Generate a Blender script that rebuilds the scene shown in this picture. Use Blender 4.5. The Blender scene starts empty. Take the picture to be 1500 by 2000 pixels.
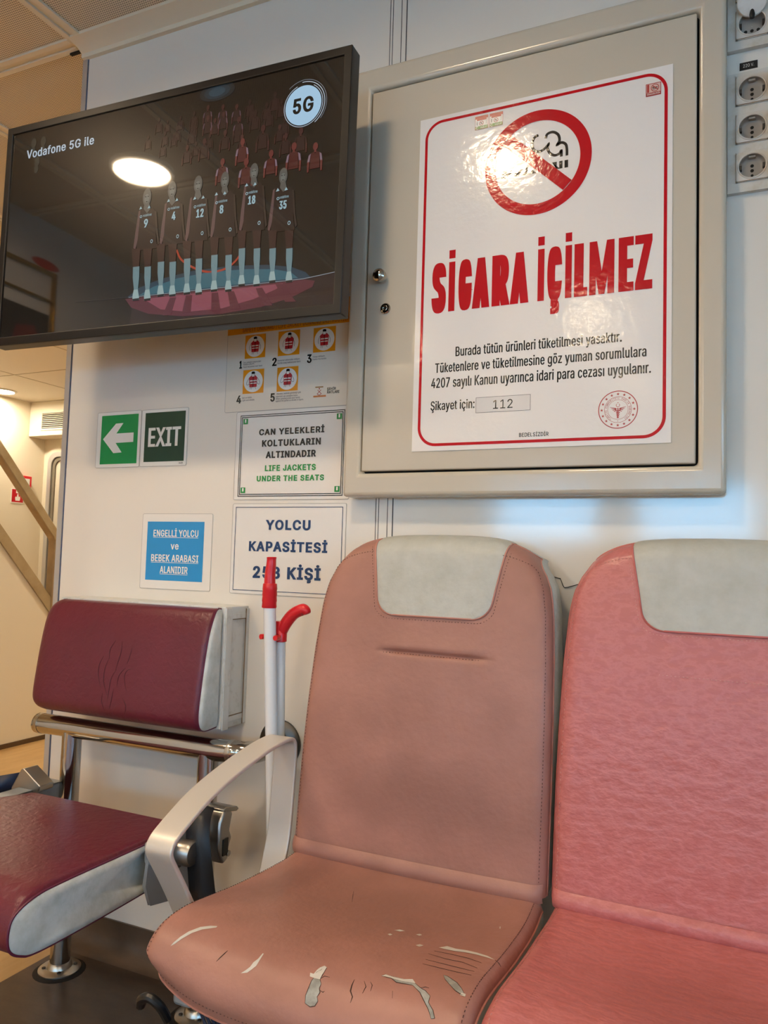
import bpy, bmesh, math, random
from mathutils import Vector, Matrix
from mathutils.geometry import tessellate_polygon, delaunay_2d_cdt
from mathutils.bvhtree import BVHTree
random.seed(7)
SC = bpy.context.scene
COL = SC.collection
R_ = math.radians

# ------------------------------------------------------------------ camera
YAW, PITCH, ROLL = R_(24.54), R_(3.646), R_(1.683)
CAM = Vector((0.0, -1.5, 0.97))
_f = Vector((-math.sin(YAW) * math.cos(PITCH), math.cos(YAW) * math.cos(PITCH), math.sin(PITCH)))
_r0 = Vector((math.cos(YAW), math.sin(YAW), 0.0))
_u0 = _r0.cross(_f)
_r = math.cos(ROLL) * _r0 + math.sin(ROLL) * _u0
_u = -math.sin(ROLL) * _r0 + math.cos(ROLL) * _u0
cd = bpy.data.cameras.new('camera')
cd.sensor_fit = 'HORIZONTAL'; cd.sensor_width = 36.0; cd.lens = 36.0
cd.clip_start = 0.02; cd.clip_end = 100
cam = bpy.data.objects.new('camera', cd); COL.objects.link(cam)
m3 = Matrix((_r, _u, -_f)).transposed()
cam.matrix_world = Matrix.Translation(CAM) @ m3.to_4x4()
SC.camera = cam

# ------------------------------------------------------------------ light and exposure
SC.view_settings.view_transform = 'Standard'
SC.view_settings.look = 'None'
SC.view_settings.gamma = 1.0
SC.view_settings.use_curve_mapping = False
SC.view_settings.exposure = 0.0
LAMP_COL = (1.0, 0.76, 0.50); LAMP_POWER = 146.0
HALL_COL = (1.0, 0.88, 0.68); HALL_POWER = 210.0
SKY_COL = (0.25, 0.62, 1.0); SKY_POWER = 12.0
world = bpy.data.worlds.new('daylight'); SC.world = world
world.use_nodes = True
_bg = world.node_tree.nodes['Background']
_bg.inputs[0].default_value = (*SKY_COL, 1); _bg.inputs[1].default_value = SKY_POWER

def portal(loc, rot, sx, sy):
    l = bpy.data.lights.new('window_portal', 'AREA'); l.shape = 'RECTANGLE'; l.size = sx; l.size_y = sy
    l.cycles.is_portal = True
    o = bpy.data.objects.new('window_portal', l); COL.objects.link(o); o.location = loc; o.rotation_euler = rot

# windows of the saloon: far wall (y = FAR_Y) and starboard wall (x = RIGHT_X)
FAR_Y, RIGHT_X, LEFT_X, CEIL = -5.6, 2.5, -2.59, 2.36
WZ0, WZ1, RZ0, RZ1 = 1.18, 1.74, 0.86, 1.50
FAR_WIN = [(-2.1, -1.1), (-0.8, 0.2), (0.5, 1.5)]
RIGHT_WIN = [(-2.5, -1.5), (-4.4, -2.9)]
for a, b in FAR_WIN:
    portal(((a + b) / 2, FAR_Y - 0.06, (WZ0 + WZ1) / 2), (R_(90), 0, R_(180)), b - a, WZ1 - WZ0)
for a, b in RIGHT_WIN:
    portal((RIGHT_X + 0.06, (a + b) / 2, (RZ0 + RZ1) / 2), (R_(90), 0, R_(-90)), b - a, RZ1 - RZ0)

# ------------------------------------------------------------------ measuring helpers (sight lines on real planes)
def ray(px, py):
    return (_r * ((px - 750) / 1500) - _u * ((py - 1000) / 1500) + _f).normalized()
def wall(px, py, y=0.0):
    d = ray(px, py); p = CAM + d * ((y - CAM.y) / d.y)
    return (p.x, p.z)
def wrect(l, t, r, b, y=0.0):
    """x0, x1, z0, z1 on the plane y from two measured corner pairs ((px,py) left-bottom and right-top)"""
    a = wall(*l, y); c = wall(*r, y); e = wall(*t, y); g = wall(*b, y)
    return a[0], c[0], (a[1] + g[1]) / 2, (e[1] + c[1]) / 2

# ------------------------------------------------------------------ materials
def lin(c):
    out = []
    for v in c:
        v = v / 255.0
        out.append(v / 12.92 if v <= 0.04045 else ((v + 0.055) / 1.055) ** 2.4)
    return tuple(out)
MATS = {}
def mat(name, rgb, rough=0.5, metal=0.0, spec=0.5, coat=0.0, mottle=None, bump=None, rgb2=None, emit=None, stretch=(1, 1, 1), coat_rough=0.03, sheen=0.0, bump2=None, coat_ior=1.5, stains_shade=None):
    if name in MATS: return MATS[name]
    m = bpy.data.materials.new(name); m.use_nodes = True
    nt = m.node_tree; N = nt.nodes; L = nt.links
    b = N['Principled BSDF']
    c = (*lin(rgb), 1)
    b.inputs['Base Color'].default_value = c
    b.inputs['Roughness'].default_value = rough
    b.inputs['Metallic'].default_value = metal
    b.inputs['Specular IOR Level'].default_value = spec
    b.inputs['Coat Weight'].default_value = coat
    b.inputs['Coat Roughness'].default_value = coat_rough
    b.inputs['Sheen Weight'].default_value = sheen
    b.inputs['Coat IOR'].default_value = coat_ior
    tc = mp = None
    def coords():
        nonlocal tc, mp
        if mp is None:
            tc = N.new('ShaderNodeTexCoord'); mp = N.new('ShaderNodeMapping')
            mp.inputs['Scale'].default_value = stretch
            L.new(tc.outputs['Object'], mp.inputs['Vector'])
        return mp.outputs['Vector']
    if mottle:
        n = N.new('ShaderNodeTexNoise'); n.inputs['Scale'].default_value = mottle[0]
        n.inputs['Detail'].default_value = 6; n.inputs['Roughness'].default_value = 0.6
        L.new(coords(), n.inputs['Vector'])
        cr = N.new('ShaderNodeValToRGB')
        cr.color_ramp.elements[0].position = mottle[1]; cr.color_ramp.elements[1].position = mottle[2]
        cr.color_ramp.elements[0].color = c
        cr.color_ramp.elements[1].color = (*lin(rgb2), 1)
        if len(mottle) > 3:   # light veins: the second colour only along a middle band of the noise
            cr.color_ramp.elements[1].color = c; e_ = cr.color_ramp.elements.new(mottle[3]); e_.color = (*lin(rgb2), 1)
        L.new(n.outputs['Fac'], cr.inputs['Fac']); L.new(cr.outputs['Color'], b.inputs['Base Color'])
    for (ctr, rad, col, amt) in stains_shade or ():
        # worn, dirty patches and painted seat-pan shade: ellipses frayed by noise
        src = b.inputs['Base Color'].links[0].from_socket
        tcs = N.new('ShaderNodeTexCoord'); mps = N.new('ShaderNodeMapping'); mps.vector_type = 'POINT'
        mps.inputs['Location'].default_value = [-c_ / r_ for c_, r_ in zip(ctr, rad)]; mps.inputs['Scale'].default_value = [1 / r_ for r_ in rad]
        L.new(tcs.outputs['Object'], mps.inputs['Vector'])
        ln_ = N.new('ShaderNodeVectorMath'); ln_.operation = 'LENGTH'; L.new(mps.outputs['Vector'], ln_.inputs[0])
        nz = N.new('ShaderNodeTexNoise'); nz.inputs['Scale'].default_value = 14; nz.inputs['Detail'].default_value = 5; L.new(tcs.outputs['Object'], nz.inputs['Vector'])
        ad = N.new('ShaderNodeMath'); ad.operation = 'MULTIPLY_ADD'; L.new(nz.outputs['Fac'], ad.inputs[0]); ad.inputs[1].default_value = .7; L.new(ln_.outputs['Value'], ad.inputs[2])
        mr = N.new('ShaderNodeMapRange'); mr.interpolation_type = 'SMOOTHSTEP'; mr.inputs['From Min'].default_value = .55; mr.inputs['From Max'].default_value = 1.35
        mr.inputs['To Min'].default_value = amt; mr.inputs['To Max'].default_value = 0; L.new(ad.outputs[0], mr.inputs['Value'])
        mx = N.new('ShaderNodeMix'); mx.data_type = 'RGBA'; L.new(src, mx.inputs['A']); mx.inputs['B'].default_value = (*lin(col), 1); L.new(mr.outputs['Result'], mx.inputs['Factor'])
        L.new(mx.outputs['Result'], b.inputs['Base Color'])
    last = None
    for bp_ in (bump, bump2):
        if bp_:
            n = N.new('ShaderNodeTexNoise'); n.inputs['Scale'].default_value = bp_[0]
            n.inputs['Detail'].default_value = bp_[3] if len(bp_) > 3 else 4
            if len(bp_) > 4: n.inputs['Distortion'].default_value = bp_[4]
            L.new(coords(), n.inputs['Vector'])
            bu = N.new('ShaderNodeBump'); bu.inputs['Strength'].default_value = bp_[1]; bu.inputs['Distance'].default_value = bp_[2]
            L.new(n.outputs['Fac'], bu.inputs['Height'])
            if last: L.new(last.outputs['Normal'], bu.inputs['Normal'])
            L.new(bu.outputs['Normal'], b.inputs['Normal'])
            last = bu
    if emit:
        b.inputs['Emission Color'].default_value = (*(lin(emit[0]) if max(emit[0]) > 1.01 else emit[0]), 1)
        b.inputs['Emission Strength'].default_value = emit[1]
    MATS[name] = m
    return m

WHITE = mat('white_laminate', (229, 223, 213), 0.10, spec=0.72, bump=(6, 0.05, 0.01, 2))
WHITE_ROOM = mat('white_room_panel', (220, 215, 206), 0.35)
CREAM = mat('cream_panel', (228, 218, 196), 0.35, bump=(5, 0.05, 0.01, 2))
ALU = mat('satin_aluminium_trim', (205, 205, 205), 0.3, 0.6)
GROOVE = mat('dark_groove', (40, 42, 50), 0.6)
CAB = mat('grey_beige_enamel', (200, 191, 174), 0.16, bump=(45, 0.06, 0.004, 3), bump2=(7, 0.08, 0.01, 2))
GAP = mat('dark_gap', (16, 15, 14), 0.8)
CHROME = mat('polished_steel', (186, 182, 176), 0.10, 1.0)
CHROME_W = mat('worn_steel', (190, 186, 178), 0.28, 1.0, bump=(60, 0.05, 0.002, 3))
STEEL = mat('brushed_steel', (178, 175, 170), 0.32, 1.0)
DARKSTEEL = mat('dark_steel', (90, 88, 86), 0.35, 1.0)
GREYPAINT = mat('grey_painted_bracket', (150, 156, 162), 0.4, 0.2)
ARM = mat('champagne_painted_aluminium', (216, 210, 202), 0.38, 0.35)
BRASS = mat('aged_brass_paint', (178, 160, 128), 0.30, 0.35, mottle=(9, 0.35, 0.7), rgb2=(158, 138, 104))
PAPER = mat('glossy_poster_paper', (236, 232, 228), 0.12, spec=.32, bump=(70, 0.16, 0.003, 3), bump2=(22, 0.12, 0.004, 2))
LAMINATE = mat('laminating_film', (232, 228, 222), 0.06, bump=(38, 0.22, 0.003, 2))
PRINT_RED = mat('red_print', (190, 22, 32), 0.12, spec=.32, bump=(70, 0.16, 0.003, 3))
PRINT_BLACK = mat('black_print', (26, 24, 24), 0.12, bump=(70, 0.16, 0.003, 3))
PRINT_NAVY = mat('navy_print', (26, 58, 104), 0.2)
PRINT_GREEN = mat('green_print', (44, 140, 70), 0.2)
SIGN_GREEN = mat('emerald_sign_print', (0, 148, 76), 0.3)
SIGN_DARKGREEN = mat('dark_green_sign_print', (14, 62, 42), 0.3)
SIGN_WHITE = mat('white_sign_vinyl', (236, 234, 228), 0.3)
SIGN_BLUE = mat('sky_blue_print', (40, 146, 212), 0.2)
PRINT_ORANGE = mat('orange_print', (226, 148, 26), 0.25)
PRINT_GREY = mat('grey_print', (96, 92, 92), 0.25)
PRINT_BROWN = mat('brown_red_print', (176, 66, 60), 0.25)
BLACKPL = mat('black_plastic', (24, 23, 23), 0.38)
BEZEL = mat('black_bezel', (22, 20, 19), 0.34, spec=.35)
SOCK = mat('yellowed_white_plastic', (208, 203, 194), 0.28, mottle=(30, 0.5, 0.8), rgb2=(186, 172, 148))
SOCKD = mat('grey_socket_well', (158, 153, 146), 0.4)
DIRT = mat('brown_dirt', (120, 92, 56), 0.8)
RED_PL = mat('red_plastic', (214, 30, 40), 0.28)
WHITE_TUBE = mat('white_coated_tube', (226, 228, 230), 0.25)
CREAM_TUBE = mat('cream_tube', (224, 214, 190), 0.35)
BELT = mat('black_webbing', (30, 31, 36), 0.42, bump=(400, 0.2, 0.001, 2))
BELT_BLUE = mat('navy_webbing', (28, 40, 66), 0.5)
BLUE_CLOTH = mat('blue_vinyl', (22, 60, 132), 0.5)
FLOOR_D = mat('dark_brown_vinyl', (92, 74, 60), 0.34, mottle=(7, 0.35, 0.72), rgb2=(66, 53, 44), stretch=(1, 3, 1), bump=(90, 0.1, 0.002, 3))
FLOOR_L = mat('light_wood_vinyl', (206, 168, 112), 0.32, mottle=(4, 0.35, 0.7), rgb2=(188, 146, 92), stretch=(6, 1, 1))
GREY_LEATHER = mat('grey_leatherette', (190, 192, 186), 0.42, mottle=(24, 0.35, 0.7), rgb2=(176, 178, 170), bump=(62, 0.42, 0.005, 5))
GREY_LEATHER_B = mat('mottled_grey_leatherette', (212, 215, 212), 0.45, mottle=(38, 0.4, 0.62), rgb2=(196, 200, 194), bump=(95, 0.3, 0.003, 4))
FADED = mat('faded_brown_pink_leatherette', (176, 126, 113), 0.44, mottle=(5, 0.34, 0.70), rgb2=(154, 108, 95), bump=(85, 0.28, 0.003, 5), bump2=(26, 0.15, 0.004, 2), stains_shade=[((.03, .09, .55), (.24, .3, .10), (132, 92, 82), .6), ((.0, -.05, .43), (.24, .2, .12), (134, 96, 84), .6)])  # backrest patch is a stain; pan patch mixes staining with painted shade
FADED_PIPE = mat('faded_piping', (186, 128, 114), 0.45)
SALMON = mat('salmon_leatherette', (188, 108, 106), 0.33, mottle=(62, 0.41, 0.59, 0.5), rgb2=(197, 119, 118), bump=(62, 0.55, 0.005, 3), bump2=(150, 0.1, 0.002, 3), stretch=(0.55, 1, 1), stains_shade=[((.0, -.12, .43), (.22, .2, .1), (160, 92, 86), .6)])  # darker patch on the pan is shade painted into the colour
SALMON_PIPE = mat('salmon_piping', (192, 104, 100), 0.42)
FOAM = mat('torn_grey_foam', (140, 140, 134), 0.9, mottle=(60, 0.4, 0.65), rgb2=(172, 172, 166))
FOAM_L = mat('torn_pale_backing', (204, 200, 192), 0.9)
THREAD_D = mat('dark_thread', (92, 60, 54), 0.7)
THREAD_L = mat('pale_thread', (206, 150, 140), 0.7)
BURG = mat('burgundy_leatherette', (104, 32, 50), 0.36, mottle=(6, 0.35, 0.7), rgb2=(94, 28, 44), bump=(62, 0.38, 0.004, 4, 0.6))
BURG_PIPE = mat('burgundy_piping', (96, 30, 58), 0.45)
CREASE = mat('burgundy_crease', (76, 20, 34), 0.55)
BOXWHITE = mat('scuffed_white_board', (214, 216, 214), 0.4, mottle=(40, 0.55, 0.8), rgb2=(182, 180, 172))
LAMPW = mat('lamp_ring_white', (220, 216, 208), 0.4)
LENS = mat('warm_lamp_lens', (255, 240, 220), 0.5, emit=(LAMP_COL, LAMP_POWER))
LENS_H = mat('hall_lamp_lens', (255, 240, 210), 0.5, emit=(HALL_COL, HALL_POWER))
HAIR_BLACK = mat('hairline_cable_black', (30, 28, 28), 0.5)
GOLD = mat('gold_trim', (196, 150, 60), 0.25, 0.9)

def glass_mat():
    m = bpy.data.materials.new('window_glass'); m.use_nodes = True
    nt = m.node_tree; nt.nodes.clear()
    o = nt.nodes.new('ShaderNodeOutputMaterial'); mx = nt.nodes.new('ShaderNodeMixShader')
    t = nt.nodes.new('ShaderNodeBsdfTransparent'); g = nt.nodes.new('ShaderNodeBsdfGlossy'); g.inputs['Roughness'].default_value = 0.02
    mx.inputs[0].default_value = 0.05
    nt.links.new(t.outputs[0], mx.inputs[1]); nt.links.new(g.outputs[0], mx.inputs[2]); nt.links.new(mx.outputs[0], o.inputs[0])
    return m
GLASS = glass_mat()

def perforated():
    m = bpy.data.materials.new('perforated_ceiling_panel'); m.use_nodes = True
    nt = m.node_tree; N = nt.nodes; L = nt.links; b = N['Principled BSDF']
    b.inputs['Roughness'].default_value = 0.5
    tc = N.new('ShaderNodeTexCoord'); sp = N.new('ShaderNodeSeparateXYZ'); L.new(tc.outputs['Object'], sp.inputs[0])
    P = 0.0062
    def mth(op, a, bv=None):
        n = N.new('ShaderNodeMath'); n.operation = op
        for i, v in enumerate((a, bv)):
            if v is None: continue
            if isinstance(v, (int, float)): n.inputs[i].default_value = v
            else: L.new(v, n.inputs[i])
        return n.outputs[0]
    x = mth('DIVIDE', sp.outputs[0], P); y = mth('DIVIDE', sp.outputs[1], P)
    row = mth('FLOOR', y); half = mth('MULTIPLY', mth('MODULO', row, 2.0), 0.5)
    fx = mth('SUBTRACT', mth('FRACT', mth('ADD', x, half)), 0.5); fy = mth('SUBTRACT', mth('FRACT', y), 0.5)
    d = mth('SQRT', mth('ADD', mth('MULTIPLY', fx, fx), mth('MULTIPLY', fy, fy)))
    hole = mth('LESS_THAN', d, 0.27)
    mx = N.new('ShaderNodeMix'); mx.data_type = 'RGBA'
    mx.inputs['A'].default_value = (*lin((222, 206, 182)), 1); mx.inputs['B'].default_value = (*lin((92, 80, 66)), 1)
    L.new(hole, mx.inputs['Factor']); L.new(mx.outputs['Result'], b.inputs['Base Color'])
    return m
PERF = perforated()
CEILW = mat('smooth_ceiling_panel', (226, 216, 200), 0.4)

# ------------------------------------------------------------------ mesh helpers
class MB:
    def __init__(s): s.v = []; s.f = []; s.m = []; s.mats = []
    def mi(s, m):
        if m is None: return 0
        if m not in s.mats: s.mats.append(m)
        return s.mats.index(m)
    def add(s, vs, fs, m=None):
        o = len(s.v); s.v += [tuple(v) for v in vs]; k = s.mi(m)
        for f in fs: s.f.append(tuple(i + o for i in f)); s.m.append(k)
        return s
    def box(s, x0, x1, y0, y1, z0, z1, m=None):
        vs = [(x0, y0, z0), (x1, y0, z0), (x1, y1, z0), (x0, y1, z0), (x0, y0, z1), (x1, y0, z1), (x1, y1, z1), (x0, y1, z1)]
        return s.add(vs, [(0, 3, 2, 1), (4, 5, 6, 7), (0, 1, 5, 4), (1, 2, 6, 5), (2, 3, 7, 6), (3, 0, 4, 7)], m)
    def grid(s, fn, nu, nv, m=None, us=None, vs=None, flip=False):
        us = us or [i / nu for i in range(nu + 1)]; vs = vs or [j / nv for j in range(nv + 1)]
        pts = [fn(u, v) for v in vs for u in us]; n = len(us); F = []
        for j in range(len(vs) - 1):
            for i in range(n - 1):
                q = (j * n + i, j * n + i + 1, (j + 1) * n + i + 1, (j + 1) * n + i)
                F.append(q[::-1] if flip else q)
        return s.add(pts, F, m)
    def tube(s, path, r, n=14, m=None, caps=True, closed=False):
        P = [Vector(p) for p in path]; K = len(P); rs = r if isinstance(r, (list, tuple)) else [r] * K
        up = None; V = []; F = []
        for i, p in enumerate(P):
            if closed: t = P[(i + 1) % K] - P[i - 1]
            else: t = P[min(i + 1, K - 1)] - P[max(i - 1, 0)]
            t.normalize()
            if up is None:
                a = Vector((0, 0, 1)) if abs(t.z) < 0.9 else Vector((1, 0, 0))
                up = (a - t * a.dot(t)).normalized()
            else: up = (up - t * up.dot(t)).normalized()
            w = t.cross(up)
            for k in range(n):
                a = 2 * math.pi * k / n
                V.append(p + (up * math.cos(a) + w * math.sin(a)) * rs[i])
        for i in range(K if closed else K - 1):
            j = (i + 1) % K
            for k in range(n):
                F.append((i * n + k, i * n + (k + 1) % n, j * n + (k + 1) % n, j * n + k))
        if caps and not closed:
            F.append(tuple(range(n - 1, -1, -1))); F.append(tuple((K - 1) * n + k for k in range(n)))
        return s.add(V, F, m)
    def lathe(s, prof, c, axis='z', n=32, m=None, frame=None):
        """prof: (radius, height) pairs round an axis through c"""
        A = {'x': (Vector((0, 1, 0)), Vector((0, 0, 1)), Vector((1, 0, 0))), 'y': (Vector((0, 0, 1)), Vector((1, 0, 0)), Vector((0, 1, 0))),
             'z': (Vector((1, 0, 0)), Vector((0, 1, 0)), Vector((0, 0, 1)))}[axis] if frame is None else frame
        c = Vector(c); V = []; F = []
        for (r, h) in prof:
            for k in range(n):
                a = 2 * math.pi * k / n
                V.append(c + (A[0] * math.cos(a) + A[1] * math.sin(a)) * r + A[2] * h)
        for i in range(len(prof) - 1):
            for k in range(n):
                F.append((i * n + k, i * n + (k + 1) % n, (i + 1) * n + (k + 1) % n, (i + 1) * n + k))
        F.append(tuple(range(n - 1, -1, -1))); F.append(tuple((len(prof) - 1) * n + k for k in range(n)))
        return s.add(V, F, m)
    def prism(s, pts, y0, y1, m=None, plane='xz'):
        """extrude a simple polygon between two depths; plane xz (depth y), yz (depth x), xy (depth z)"""
        mk = {'xz': lambda a, b, d: (a, d, b), 'yz': lambda a, b, d: (d, a, b), 'xy': lambda a, b, d: (a, b, d)}[plane]
        n = len(pts)
        V = [mk(a, b, y0) for a, b in pts] + [mk(a, b, y1) for a, b in pts]
        T = tessellate_polygon([[Vector((a, b, 0)) for a, b in pts]])
        F = [tuple(t) for t in T] + [tuple(i + n for i in t[::-1]) for t in T]
        F += [(i, (i + 1) % n, (i + 1) % n + n, i + n) for i in range(n)]
        return s.add(V, F, m)
    def flat(s, pts, y, m=None):
        """flat print facing -y"""
        T = tessellate_polygon([[Vector((a, b, 0)) for a, b in pts]])
        F = []
        for t in T:
            (ax, az), (bx, bz), (cx, cz) = (pts[i] for i in t)
            F.append(tuple(t) if (bx - ax) * (cz - az) - (bz - az) * (cx - ax) > 0 else tuple(t[::-1]))
        return s.add([(a, y, b) for a, b in pts], F, m)
    def rect(s, x0, x1, z0, z1, y, m=None): return s.flat([(x0, z0), (x1, z0), (x1, z1), (x0, z1)], y, m)
    def ell(s, cx, cz, rx, rz, y, m=None, n=36, a0=0, a1=360):
        pts = [(cx + rx * math.cos(R_(a0 + (a1 - a0) * k / n)), cz + rz * math.sin(R_(a0 + (a1 - a0) * k / n))) for k in range(n if a1 - a0 == 360 else n + 1)]
        return s.flat(pts, y, m)
    def ring(s, cx, cz, ro, ri, y, m=None, n=72, a0=0, a1=360, asp=1.0):
        V = []; F = []; K = n if a1 - a0 == 360 else n + 1
        for k in range(K):
            a = R_(a0 + (a1 - a0) * k / n); V += [(cx + ro * asp * math.cos(a), y, cz + ro * math.sin(a)), (cx + ri * asp * math.cos(a), y, cz + ri * math.sin(a))]
        for k in range(n):
            j = (k + 1) % K; F.append((2 * k, 2 * j, 2 * j + 1, 2 * k + 1))
        return s.add(V, F, m)
    def line(s, pts, w, y, m=None, closed=False):
        """flat stroke of width w along a polyline"""
        P = [Vector((a, b)) for a, b in pts]; K = len(P); V = []; F = []
        for i in range(K):
            a = P[i - 1] if (i > 0 or closed) else None; c = P[(i + 1) % K] if (i < K - 1 or closed) else None
            d1 = (P[i] - a).normalized() if a is not None else None; d2 = (c - P[i]).normalized() if c is not None else None
            d1 = d1 or d2; d2 = d2 or d1
            n1 = Vector((-d1.y, d1.x)); n2 = Vector((-d2.y, d2.x)); n = (n1 + n2)
            n = n.normalized() if n.length > 1e-6 else n1
            k = w / 2 / max(0.45, n.dot(n1))
            ww = k if not isinstance(w, (list, tuple)) else w[i] / 2
            V += [(P[i].x + n.x * ww, y, P[i].y + n.y * ww), (P[i].x - n.x * ww, y, P[i].y - n.y * ww)]
        for i in range(K if closed else K - 1):
            j = (i + 1) % K; F.append((2 * i, 2 * i + 1, 2 * j + 1, 2 * j))
        return s.add(V, F, m)
    def text(s, body, x0, x1, z0, z1, y, m=None, bold=0.0):
        """lettering: fits the words between x0 and x1, baseline z0, capital height z1; bold thickens the strokes (share of the capital height)"""
        h = z1 - z0
        V, F = glyphs(body, bold, (x1 - x0) / h)
        return s.add([(x0 + a * h, y, z0 + b * h) for a, b in V], F, m)

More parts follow.
